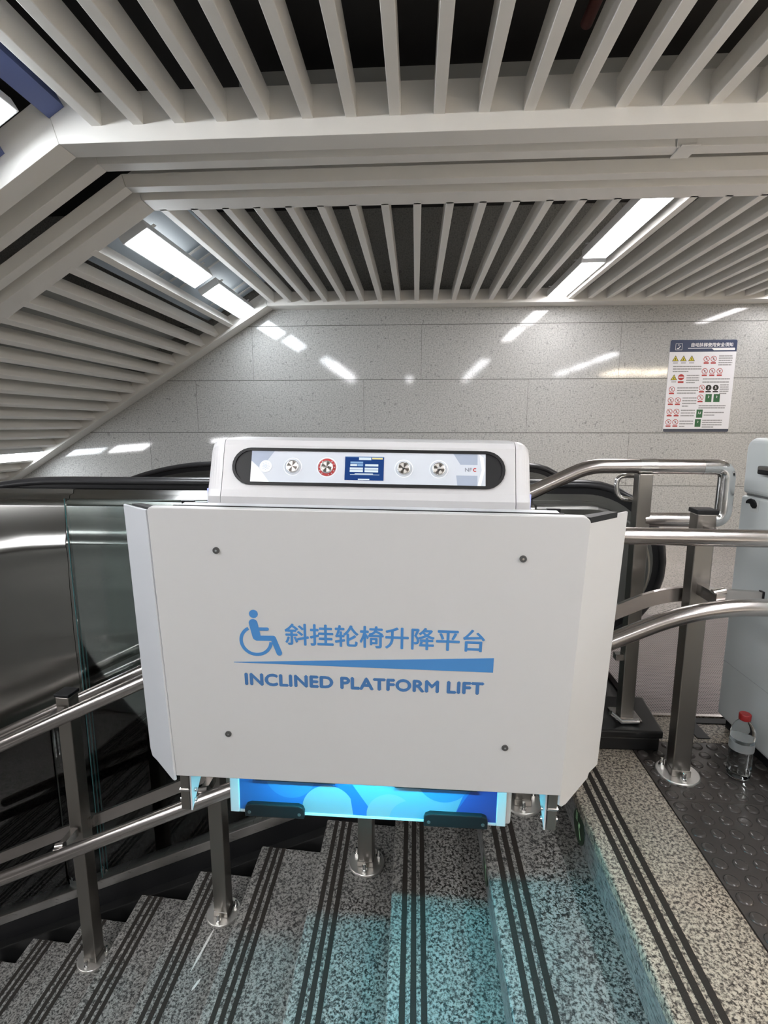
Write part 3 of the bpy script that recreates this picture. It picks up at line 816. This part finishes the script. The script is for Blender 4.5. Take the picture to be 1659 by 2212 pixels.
# ---------------------------------------------------------------- white cabinet at the right edge
cr = empty('equipment_cabinet', (1.15, 1.90, 0), 'tall white cabinet with rounded top cut off by the right edge of the photo', 'cabinet')
CO = cr.location
cs = mat('cabinet_seam', (.12, .12, .12), .6)
prof = []
for (cy, cz_, a0, rr) in ((1.90 - .035, 1.085 - .045, 0, .04), (.95 + .035, 1.085 - .045, 90, .04)):
    for k in range(9):
        a = math.radians(a0 + 90 * k / 8); prof.append((cy + (rr + .004) * math.cos(a), cz_ + rr * math.sin(a)))
upper = [(1.906, .885)] + prof + [(.95, .885)]
lower = [(1.906, .046), (1.906, .880), (.95, .880), (.95, .046)]
b = MB(); b.prism([(1.15, y, z) for y, z in upper], (.45, 0, 0)); b.build('upper_hood', M['cabinet'], cr, origin=CO, bevel=.018, seg=4)
b = MB(); b.prism([(1.15, y, z) for y, z in lower], (.45, 0, 0)); b.build('lower_body', M['cabinet'], cr, origin=CO, bevel=.012, seg=4)
b = MB(); b.box(1.175, 1.59, .98, 1.885, 0, .048); b.build('base', M['blackplastic'], cr, origin=CO)
b = MB(); b.box(1.163, 1.59, .965, 1.893, .878, .887); b.build('seam', cs, cr, origin=CO)
b = MB(); b.box(1.1485, 1.152, 1.0, 1.895, .262, .2635); b.build('panel_line', mat('cabinet_line', (.42, .44, .45), .5), cr, origin=CO)
# key cover: a comma-shaped flap on a clear sticker
kx = 1.1485
b = MB(); b.prism([(kx, 1.858, .873), (kx, 1.802, .873), (kx, 1.802, .830), (kx, 1.840, .830)], (.001, 0, 0)); b.build('sticker', mat('sticker', (.66, .68, .67), .2), cr, origin=CO)
cp = [(1.864, .855), (1.862, .864), (1.853, .871), (1.840, .875), (1.824, .873), (1.812, .864), (1.808, .853), (1.813, .845), (1.825, .843), (1.834, .848), (1.842, .857), (1.852, .857)]
b = MB(); b.prism([(kx, y, z) for y, z in cp], (-.006, 0, 0)); b.build('key_cover', M['blackplastic'], cr, origin=CO, bevel=.002)
b = MB(); b.box(1.125, 1.15, 1.70, 1.795, .962, .990); b.build('handle', M['blackplastic'], cr, origin=CO, bevel=.005)
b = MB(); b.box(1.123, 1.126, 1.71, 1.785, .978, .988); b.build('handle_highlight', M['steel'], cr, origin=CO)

# ---------------------------------------------------------------- water bottle
wr = empty('water_bottle', (1.048, 1.590, .004), 'clear plastic water bottle with a red cap standing on the rubber floor', 'bottle')
prof = [(.022, 0.001), (.029, .003), (.033, .012), (.0335, .020)]
z = .020
for k in range(9):
    prof += [(.0325, z + .003), (.0335, z + .008)]; z += .0095
prof += [(.0335, .118), (.034, .150), (.032, .166), (.025, .182), (.0165, .194), (.0145, .200), (.0145, .204)]
b = MB(); b.lathe(prof, 0, 0, 0, 32); b.build('body', M['pet'], wr)
wp = [(max(r_ - .0012, .01), z_ + .0012) for r_, z_ in prof if z_ < .137] + [(.0325, .138)]
b = MB(); b.lathe(wp, 0, 0, 0, 32); b.build('water', M['water'], wr)
b = MB(); b.lathe([(.0165, .199), (.0172, .201), (.0172, .217), (.0150, .2195)], 0, 0, 0, 28); b.build('cap', M['redcap'], wr)
b = MB(); b.rings([[(r_ * math.cos(2 * PI * j / 32), r_ * math.sin(2 * PI * j / 32), z_) for j in range(32)] for r_, z_ in ((.0348, .100), (.0350, .128))], False)
b.build('label_band', mat('bottle_label', (.45, .46, .46), .3, trans=.6), wr)

# ---------------------------------------------------------------- the platform lift
LR = empty('wheelchair_platform_lift', (-.115, 1.25, .08), 'white inclined wheelchair platform lift, folded, hanging on the steel rails over the stairs', 'platform lift', None, (0, math.radians(.75), 0))
def L(b, name, mt, par=LR, **k): return b.build(name, M[mt] if isinstance(mt, str) else mt, par, **k)
# local axes: x right, y back, z up from the lift's bottom edge.  world = (-.115, 1.25, .08) + local
# drive unit / body with art panel low and console high
b = MB()
b.prism([(-.376, .0, 0), (-.376, .20, 0), (-.376, .20, .90), (-.376, .0, .86)], (.752, 0, 0)); L(b, 'body', 'white', bevel=.006)
# console housing
CX = -.013                        # the console sits a little left of the platform
co_prof = [(-.030, .80), (-.030, .868), (-.022, .884), (.012, .990), (.022, 1.002), (.040, 1.006), (.170, 1.006), (.185, .995), (.185, .80)]
def console_part(x0, x1, name, r=.03):
    b = MB(); n = 8; rings = []
    b.prism([(x0, y, z) for y, z in co_prof], (x1 - x0, 0, 0))
    return L(b, name, 'console', bevel=.0012, seg=2)
console_part(CX - .351, CX + .351, 'console_housing')
def end_cap(s):
    b = MB(); rings = []
    for k in range(8):
        a = math.radians(90 * k / 7); x = CX + s * (.3525 + .034 * math.sin(a))
        shrink = .022 * (1 - math.cos(a))
        rings.append([(x, y + (.002 + shrink * .35 if y < .1 else -shrink * .35), z - (shrink if z > .95 else 0)) for y, z in co_prof])
    if s < 0: rings = rings
    b.rings(rings, True, True); o_ = L(b, 'console_end', 'console')
    for p in o_.data.polygons: p.use_smooth = False
    return o_
end_cap(-1); end_cap(1)
# face plane of the console: from (y=-.022,z=.884) to (y=.012,z=.990)
fa = Vector((0, -.022, .884)); fb = Vector((0, .012, .990)); fu = (fb - fa).normalized(); fn = Vector((0, -fu.z, fu.y))
cface = bpy.data.objects.new('control_panel', None); COL.objects.link(cface); cface.parent = LR
cface.location = fa + fu * .058 + fn * .0005 + Vector((CX, 0, 0))
cface.rotation_euler = (-math.atan2(fb.y - fa.y, fb.z - fa.z), 0, 0)
# control panel local: x right, z up the face, -y outwards
def stadium(hw, r, y, n=14):
    P = []
    for k in range(n + 1): a = math.radians(-90 + 180 * k / n); P.append((hw - r + r * math.cos(a), y, r * math.sin(a)))
    for k in range(n + 1): a = math.radians(90 + 180 * k / n); P.append((-hw + r + r * math.cos(a), y, r * math.sin(a)))
    return P
b = MB(); out, inn = stadium(.327, .0455, -.0045), stadium(.320, .0385, -.0045)
o0 = stadium(.327, .0455, 0)
n = len(out)
for k in range(n):
    j = (k + 1) % n
    b.quad(out[k], out[j], inn[j], inn[k]); b.quad(o0[k], o0[j], out[j], out[k])
i2 = stadium(.320, .0385, 0)
for k in range(n):
    j = (k + 1) % n; b.quad(inn[k], inn[j], i2[j], i2[k])
L(b, 'bezel', 'blackplastic', cface)
b = MB(); b.prism(stadium(.321, .0395, 0), (0, -.0012, 0)); L(b, 'backing', 'blackplastic', cface)
b = MB(); b.box(-.281, .281, -.0022, -.0012, -.0385, .0385); L(b, 'face_film', 'face', cface)
m_gl = mat('film_glare', (.80, .83, .88), .25)
b = MB(); b.poly([(-.281, -.0024, -.038), (-.281, -.0024, .012), (-.262, -.0024, -.004), (-.235, -.0024, -.038)]); L(b, 'peeling_film', m_gl, cface)
b = MB(); b.poly([(.262, -.0024, -.038), (.272, -.0024, .0), (.266, -.0024, .038), (.276, -.0024, .030), (.279, -.0024, 0), (.270, -.0024, -.038)])
L(b, 'peeling_film', m_gl, cface)
m_bl = mat('film_blue', (.34, .39, .49), .2)
b = MB(); b.poly([(-.281, -.00235, .014), (-.281, -.00235, .0385), (-.225, -.00235, .0385), (-.245, -.00235, .010), (-.262, -.00235, -.002)])
L(b, 'film_tint', m_bl, cface); b = MB()
b.poly([(.205, -.00235, .0385), (.262, -.00235, .0385), (.262, -.00235, .012), (.222, -.00235, .012)]); L(b, 'film_tint', m_bl, cface); b = MB(); b.poly([(.215, -.00235, -.0385), (.262, -.00235, -.0385), (.262, -.00235, -.014), (.212, -.00235, -.014)])
L(b, 'film_tint', m_bl, cface)
# speaker grille
sp = bpy.data.objects.new('speaker_grille', None)
b = MB(); b.disc_y(-.245, 0, -.0022, -.0036, .0148); sp = L(b, 'speaker_grille', mat('grille_grey', (.74, .79, .86), .4), cface)
b = MB()
for ri, cnt in ((0, 1), (.0032, 8), (.0058, 8), (.0084, 8)):
    for k in range(cnt):
        a = 2 * PI * k / max(cnt, 1) + (.39 if ri == .0058 else 0); b.disc_y(-.245 + ri * math.cos(a), ri * math.sin(a), -.0036, -.0038, .0007, 8)
L(b, 'grille_holes', 'blue_print_dark', cface)
# buttons
def brushed_button():
    m = mat('spun_steel', (.72, .70, .68), .28, 1.0)
    tc = nd(m, 'ShaderNodeTexCoord'); sep = nd(m, 'ShaderNodeSeparateXYZ'); lk(m, tc.outputs['Object'], sep.inputs[0])
    at = nd(m, 'ShaderNodeMath', operation='ARCTAN2'); lk(m, sep.outputs[2], at.inputs[0]); lk(m, sep.outputs[0], at.inputs[1])
    mu = nd(m, 'ShaderNodeMath', operation='MULTIPLY'); lk(m, at.outputs[0], mu.inputs[0]); mu.inputs[1].default_value = 4.0
    si = nd(m, 'ShaderNodeMath', operation='SINE'); lk(m, mu.outputs[0], si.inputs[0])
    ma = nd(m, 'ShaderNodeMapRange'); lk(m, si.outputs[0], ma.inputs[0]); ma.inputs[1].default_value = -1
    ma.inputs[3].default_value = .16; ma.inputs[4].default_value = .42
    lk(m, ma.outputs[0], bsdf(m).inputs['Roughness'])
    lk(m, ramp(m, ma.outputs[0], [(.16, (.36, .33, .31)), (.42, (.84, .81, .78))]), bsdf(m).inputs['Base Color'])  # spun-metal sheen painted as light and dark wedges
    return m
MBN = brushed_button()
def button(x, name, ring=None, mark=None):
    r_ = .0155
    if ring:
        b = MB(); b.disc_y(0, 0, 0, -.0006, .0215); o_ = L(b, name, ring, cface); o_.location = (x, -.0022, 0)
        lipp = o_
        b = MB(); b.rings([[(q * math.cos(2 * PI * j / 32), y, q * math.sin(2 * PI * j / 32)) for j in range(32)] for q, y in ((r_, -.0006), (r_, -.006), (r_ - .0015, -.0072), (r_ - .003, -.0066))])
        L(b, 'button_collar', 'chrome', lipp)
    else:
        b = MB(); b.rings([[(q * math.cos(2 * PI * j / 32), y, q * math.sin(2 * PI * j / 32)) for j in range(32)] for q, y in ((r_, 0), (r_, -.006), (r_ - .0015, -.0072), (r_ - .003, -.0066))])
        o_ = L(b, name, 'chrome', cface); o_.location = (x, -.0022, 0); lipp = o_
    b = MB(); b.disc_y(0, 0, -.005, -.0074, r_ - .0032); L(b, 'button_face', MBN, lipp)
    return lipp
button(-.179, 'call_button')
q = button(-.096, 'stop_button', 'red')
t = text_mesh('stop_lettering', 'STOP', .014, .0045, M['blackmatte'], q, bold=.0002, depth=.0003); t.location = (-.007, -.0078, -.0025)
b = MB()
for k in range(14):
    if k in (3, 4, 10): continue
    a = 2 * PI * k / 14; cx, cz_ = .0186 * math.cos(a), .0186 * math.sin(a)
    b.quad((cx - .0012, -.0008, cz_ - .0012), (cx + .0012, -.0008, cz_ - .0012), (cx + .0012, -.0008, cz_ + .0012), (cx - .0012, -.0008, cz_ + .0012))
L(b, 'ring_marks', 'white', q)
q = button(.088, 'down_button')
b = MB(); b.poly([(-.0045, -.0078, .001), (.0045, -.0078, .001), (0, -.0078, -.0065)]); L(b, 'arrow_mark', 'blackmatte', q)
q = button(.171, 'up_button')
b = MB(); b.poly([(-.0040, -.0078, .0005), (.0040, -.0078, .0005), (0, -.0078, .0075)]); L(b, 'arrow_mark', 'white', q)
b = MB(); b.poly([(-.0048, -.0078, -.001), (.0048, -.0078, -.001), (0, -.0078, -.0075)]); L(b, 'arrow_shadow', 'blackmatte', q)
# clear silicone rings round the buttons
for x in (-.179, -.096, .088, .171):
    b = MB(); n = 40; rr = .0225 if abs(x + .096) < .01 else .0200
    b.rings([[(x + (rr + dr) * math.cos(2 * PI * j / n), y, (rr + dr) * math.sin(2 * PI * j / n)) for j in range(n)] for dr, y in ((0, -.0022), (.0008, -.0032), (.0022, -.0022))], False)
    L(b, 'clear_seal', m_gl, cface)
# NFC mark
t = text_mesh('nfc_lettering', 'NF', .0155, .0085, mat('nfc_grey', (.20, .22, .26), .4), cface, bold=.0003, depth=.0003); t.location = (.233, -.0024, -.0042)
b = MB(); n = 18
for k in range(n):
    a0, a1 = math.radians(40 + 280 * k / n), math.radians(40 + 280 * (k + 1) / n)
    b.quad(*[(.2560 + q_ * math.cos(a), -.0026, q_ * math.sin(a)) for q_, a in ((.0022, a0), (.0046, a0), (.0046, a1), (.0022, a1))])
L(b, 'nfc_letter_c', 'red', cface)
# screen
scr_b = emis('screen_blue', (.03, .09, .33), .30); scr_w = emis('screen_white', (.80, .92, 1.0), .42); scr_y = emis('screen_yellow', (1.0, .9, .45), .38); scr_l = emis('screen_pale', (.35, .6, .95), .34)
b = MB(); b.box(-.0525, .0405, -.0034, -.0012, -.0300, .0275); scr = L(b, 'screen', scr_b, cface)
def sq(lst, name, mt):
    b = MB()
    for (x0, x1, z0, z1) in lst: b.quad((x0, -.0036, z0), (x1, -.0036, z0), (x1, -.0036, z1), (x0, -.0036, z1))
    L(b, name, mt, scr)
# from the crop: screen spans 705..888 x 118..230 -> local
def sx(a): return -.0525 + (a - 705) * .093 / 183
def sz(a): return .0275 - (a - 118) * .0575 / 112
sq([(sx(a), sx(c_), sz(e), sz(f_)) for a, c_, f_, e in ((770, 828, 122, 134), (730, 762, 154, 164), (800, 862, 154, 164), (728, 790, 170, 180), (728, 790, 182, 192), (798, 862, 170, 180), (798, 862, 182, 192), (730, 868, 203, 205), (752, 838, 198, 202), (768, 822, 223, 229))], 'screen_text', scr_w)
sq([(sx(a), sx(c_), sz(e), sz(f_)) for a, c_, f_, e in ((832, 882, 122, 130),)], 'screen_highlight', scr_y)
sq([(sx(a), sx(c_), sz(e), sz(f_)) for a, c_, f_, e in ((730, 790, 142, 151), (764, 790, 154, 164), (706, 886, 119, 121))], 'screen_pale_text', scr_l)

# side lights of the console (bluish glow low on both ends)
for s in (-1, 1):
    b = MB(); b.box(CX + s * .3868 - .001, CX + s * .3868 + .001, -.018, .03, .800, .885); L(b, 'side_light', emis('side_led', (.45, .50, 1.0), .55))

# folded platform: leaning front board, side flaps, hinges
# front board plane: top (y=-.21, z=.868) ... bottom (y=-.150, z=.207)
pt = Vector((0, -.212, .868)); pb = Vector((0, -.150, .207)); pu = (pt - pb).normalized(); ph = (pt - pb).length
fold = bpy.data.objects.new('folded_platform', None); COL.objects.link(fold); fold.parent = LR
fold.location = pb; fold.rotation_euler = (-math.atan2(pt.y - pb.y, pt.z - pb.z), 0, 0)
PWH = .4525
P2 = []
for (cx, cz_, a0, rr) in ((PWH, 0, -90, .002), (PWH, ph, 0, .016), (-PWH, ph, 90, .010), (-PWH, 0, 180, .002)):
    sxn = 1 if cx > 0 else -1; szn = 1 if cz_ > 0 else -1
    for k in range(7):
        a = math.radians(a0 + 90 * k / 6); P2.append((cx - sxn * rr + rr * math.cos(a), 0, cz_ - szn * rr + rr * math.sin(a)))
b = MB(); b.prism(P2, (0, .018, 0)); L(b, 'front_board', 'white', fold, bevel=.003)
b = MB(); b.box(-.405, .405, .022, .075, .02, ph - .006); L(b, 'platform_deck', 'white2', fold, bevel=.003)
b = MB(); b.box(-.404, .404, .0185, .0225, .02, ph + .001); L(b, 'edge_seal', 'blackplastic', fold)
for s in (-1, 1):
    b = MB(); b.box(s * .398 - .014, s * .398 + .014, .076, .084, ph - .012, ph - .004); L(b, 'hinge_strip', 'blackplastic', fold)
# four screws
for x, z in ((-.311, .857), (.325, .857), (-.316, .411), (.318, .409)):
    zz = (z - .287) / .66 * ph
    b = MB(); b.disc_y(x, zz, 0, -.0028, .0072); o_ = L(b, 'screw', 'cable', fold)
    b = MB(); b.disc_y(x, zz, -.0028, -.0033, .0024, 12); L(b, 'screw_socket', 'chrome', o_)
# lettering, wedge and pictogram (c(x, y) turns the drawing's units into metres on the board)
def cxy(x, y):
    yy = y - .0427 * (x - 150)
    return (-.168 - .0045 + (x - 390) * .000381, ((.549 + (497 - yy) * .000415) - .287) / .66 * ph)
x0, z0 = cxy(390, 268 + 0); 
t = text_mesh('chinese_lettering', '斜挂轮椅升降平台', (1520 - 390) * .000381, .0505, M['blue_print'], fold, bold=.0009); zc = cxy(390, 280)[1]; t.location = (x0, 0, zc + .0015)
zb_ = cxy(150, 497)[1]
t = text_mesh('english_lettering', 'INCLINED PLATFORM LIFT', (1505 - 147) * .000389, .0280, M['blue_print_dark'], fold, bold=.0017, spacing=1.04); t.location = (cxy(147, 497)[0] - .002, 0, zb_ - .007)
wl, wr_ = cxy(80, 384), cxy(1578, 444)
b = MB(); b.prism([(wl[0], 0, wr_[1]), (wr_[0], 0, wr_[1]), (wr_[0], 0, wr_[1] + .0345), (wl[0], 0, wr_[1] + .001)], (0, -.0006, 0)); L(b, 'wedge_print', 'blue_print', fold)
icon = MB(); icon_n = [0]
def cap(ax, ay, bx_, by, w_):
    a = Vector((*cxy(ax, ay), 0)); c_ = Vector((*cxy(bx_, by), 0)); r_ = w_ * .00040 / 2; d = (c_ - a); ang = math.atan2(d.y, d.x); P = []
    for k in range(9): q_ = ang + PI / 2 + PI * k / 8; P.append((a.x + r_ * math.cos(q_), 0, a.y + r_ * math.sin(q_)))
    for k in range(9): q_ = ang - PI / 2 + PI * k / 8; P.append((c_.x + r_ * math.cos(q_), 0, c_.y + r_ * math.sin(q_)))
    icon_n[0] += 1; icon.prism(P, (0, -.0006 - .00008 * icon_n[0], 0))
hx, hz = cxy(213, 100); icon.prism([(hx + .0097 * math.cos(2 * PI * j / 26), 0, hz + .0097 * math.sin(2 * PI * j / 26)) for j in range(26)], (0, -.0006, 0))
cap(207, 151, 224, 230, 46); cap(212, 150, 228, 232, 40); cap(225, 186, 288, 187, 19); cap(224, 238, 320, 240, 30); cap(320, 241, 352, 326, 31)
wcx, wcz = cxy(219, 254)
n = 30
for k in range(n):
    a0, a1 = math.radians(118 + 238 * k / n), math.radians(118 + 238 * (k + 1) / n)
    icon.prism([(wcx + q_ * math.cos(a), 0, wcz + q_ * math.sin(a)) for q_, a in ((.0295, a0), (.0370, a0), (.0370, a1), (.0295, a1))], (0, -.0006, 0))
L(icon, 'wheelchair_pictogram', 'blue_print', fold)

# side flaps, fixed to the platform edges and splayed outwards
def flap(s, outer_top, kink, low, base_low, mt):
    """corner points in lift-local coordinates"""
    f0 = [Vector((s * .452, -.205, .862)), Vector(outer_top), Vector(kink)] + [Vector(p) for p in low] + [Vector(base_low)]
    pn = (f0[1] - f0[0]).cross(f0[-1] - f0[0]).normalized()
    for p in f0[2:-1]: p.y = f0[0].y - (pn.x * (p.x - f0[0].x) + pn.z * (p.z - f0[0].z)) / pn.y
    b = MB(); nrm = (f0[1] - f0[0]).cross(f0[-1] - f0[0]).normalized() * .006
    b.prism([tuple(p) for p in f0], tuple(nrm)); o_ = L(b, 'side_flap', mt, bevel=.0015)
    top0, top1 = f0[0], f0[0].lerp(f0[1], .70)
    b = MB(); ins = Vector((-s * .016, .010, 0))
    b.prism([top0 + Vector((0, 0, .004)), top1 + Vector((0, 0, .004)), top1 + ins + Vector((0, 0, .004)), top0 + ins * 1.4 + Vector((0, 0, .004))], (0, 0, -.012)); L(b, 'flap_hinge', 'blackplastic', o_)
LF = Vector((-.115, 1.25, .08))
def wl_(x, y, z): # world to local with the small roll
    v_ = Vector((x, y, z)) - LF; a = math.radians(-.75); return (v_.x * math.cos(a) + v_.z * math.sin(a), v_.y, -v_.x * math.sin(a) + v_.z * math.cos(a))
flap(-1, (-.56, -.0992, .8558), (-.5719, -.0302, .1985), [(-.5635, -.0367, .1792), (-.5383, -.0618, .1845), (-.462, -.140, .190)], (-.452, -.148, .195), 'white2')
flap(1, (.5665, -.0993, .8634), (.5716, -.038, .2161), [(.5437, -.0633, .2098), (.5393, -.0662, .1966), (.4738, -.1243, .1692), (.460, -.142, .171)], (.452, -.148, .180), 'white')

# art panel: blue print of overlapping circles between two white end strips
art = {k: mat('art_' + k, c, .3) for k, c in dict(blue=(.025, .10, .30), deep=(.030, .05, .22), mid=(.04, .14, .33), pale=(.13, .22, .30), grey=(.20, .235, .27)).items()}
AW, AB, AT = .346, .006, .30
b = MB(); b.box(-AW, AW, -.0025, 0, AB, AT); ap = L(b, 'art_panel', art['blue']); ap.location.x = -.008
def clip(poly, x0, x1, z0, z1):
    for ax, val, sgn in ((0, x0, 1), (0, x1, -1), (1, z0, 1), (1, z1, -1)):
        out = []
        for i in range(len(poly)):
            a, c_ = poly[i], poly[(i + 1) % len(poly)]; ia, ic = (a[ax] - val) * sgn >= 0, (c_[ax] - val) * sgn >= 0
            if ia: out.append(a)
            if ia != ic:
                t_ = (val - a[ax]) / (c_[ax] - a[ax]); out.append((a[0] + (c_[0] - a[0]) * t_, a[1] + (c_[1] - a[1]) * t_))
        poly = out
        if not poly: return []
    return poly
lay = [0]
def art_poly(poly, mt):
    p = clip(poly, -AW, AW, AB, AT); lay[0] += .00015
    if len(p) > 2:
        b = MB(); b.poly([(x, -.0026 - lay[0], z) for x, z in p]); L(b, 'circle_print', art[mt], ap)
def circ(cx, cz_, r_, mt): art_poly([(cx + r_ * math.cos(2 * PI * j / 48), cz_ + r_ * math.sin(2 * PI * j / 48)) for j in range(48)], mt)
art_poly([(.225, AB), (AW, AB), (AW, .16), (.29, .12)], 'deep')
art_poly([(.0, AB), (-.05, .12), (-.10, .30), (.26, .30), (.27, .12), (.23, AB)], 'pale')
circ(-.205, .115, .068, 'mid'); circ(.205, .130, .072, 'mid'); circ(-.103, .020, .070, 'grey')
art_poly([(-.082, .12), (-.060, .108), (-.045, .075), (-.035, AB), (.012, AB), (.008, .03), (-.04, .10), (-.055, .13)], 'blue')
circ(.063, .012, .062, 'grey'); circ(.120, .0, .058, 'pale')
for s in (-1, 1):
    b = MB(); b.box(-.008 + s * .3570 - .0125, -.008 + s * .3570 + .0125, -.008, 0, 0, .30); L(b, 'edge_strip', 'white2', bevel=.002)
b = MB(); b.box(-.352, .336, -.006, 0, 0, .006); L(b, 'bottom_lip', 'white2')
# black bumpers
def bumper(x0, x1, z0, z1, d, screws=True):
    P = [(x0, z0), (x1, z0), (x1, z1 - .016), (x1 - .004, z1 - .005), (x1 - .016, z1), (x0 + .016, z1), (x0 + .004, z1 - .005), (x0, z1 - .016)]
    b = MB(); b.prism([(x, -d, z) for x, z in P], (0, d, 0)); o_ = L(b, 'bumper', 'blackplastic', bevel=.003)
    if screws:
        for x in (x0 + .013, x1 - .013):
            b = MB(); b.disc_y(x, z0 + .014, -d, -d - .001, .0045, 16); L(b, 'bumper_screw', 'cable', o_)
bumper(-.336, -.174, -.006, .032, .016); bumper(.146, .314, -.006, .032, .016)
bumper(-.305, -.088, .104, .135, .018, False); bumper(.066, .283, .104, .135, .018, False)
# arms under the platform
for s, mt in ((-1, 'steel_dark'), (1, 'steel_dark')):
    xx = s * .452 if s < 0 else .448
    b = MB(); b.box(xx - .011, xx + .011, -.112, -.090, .085, .36); arm = L(b, 'support_arm', mt, bevel=.002)
    b = MB(); b.box(xx - .013, xx + .013, -.114, -.088, .138, .142); L(b, 'arm_clamp', 'chrome', arm)
    gx = xx - s * .014
    b = MB(); b.prism([(gx, -.112, .085), (gx, -.112, .30), (gx, .06, .30), (gx, .03, .22)], (-s * .004, 0, 0)); L(b, 'gusset', 'white2', arm)
    for z in (.105, .132):
        b = MB(); n = 14
        for sd in (gx - s * .004, xx + s * .011):
            dd = -s * .006 if sd == gx - s * .004 else s * .006
            b.rings([[(sd + e * dd, -.098 + .0055 * math.cos(2 * PI * j / n), z + .0055 * math.sin(2 * PI * j / n)) for j in range(n)] for e in (0, 1)])
        L(b, 'arm_bolt', 'chrome', arm)
# carriage at the back that grips both rails
for x in (-.24, .24):
    b = MB(); b.box(x - .05, x + .05, .20, .262, .10, .80); L(b, 'carriage', 'blackplastic', bevel=.004)
# cyan strip under the folded platform
b = MB(); b.box(-.27, .27, -.094, -.082, .203, .206); L(b, 'led_strip', emis('led_cyan', (.03, .66, .86), LED_CYAN))
b = MB(); b.box(-.30, .30, -.100, -.076, .206, .215); L(b, 'led_holder', 'blackplastic')
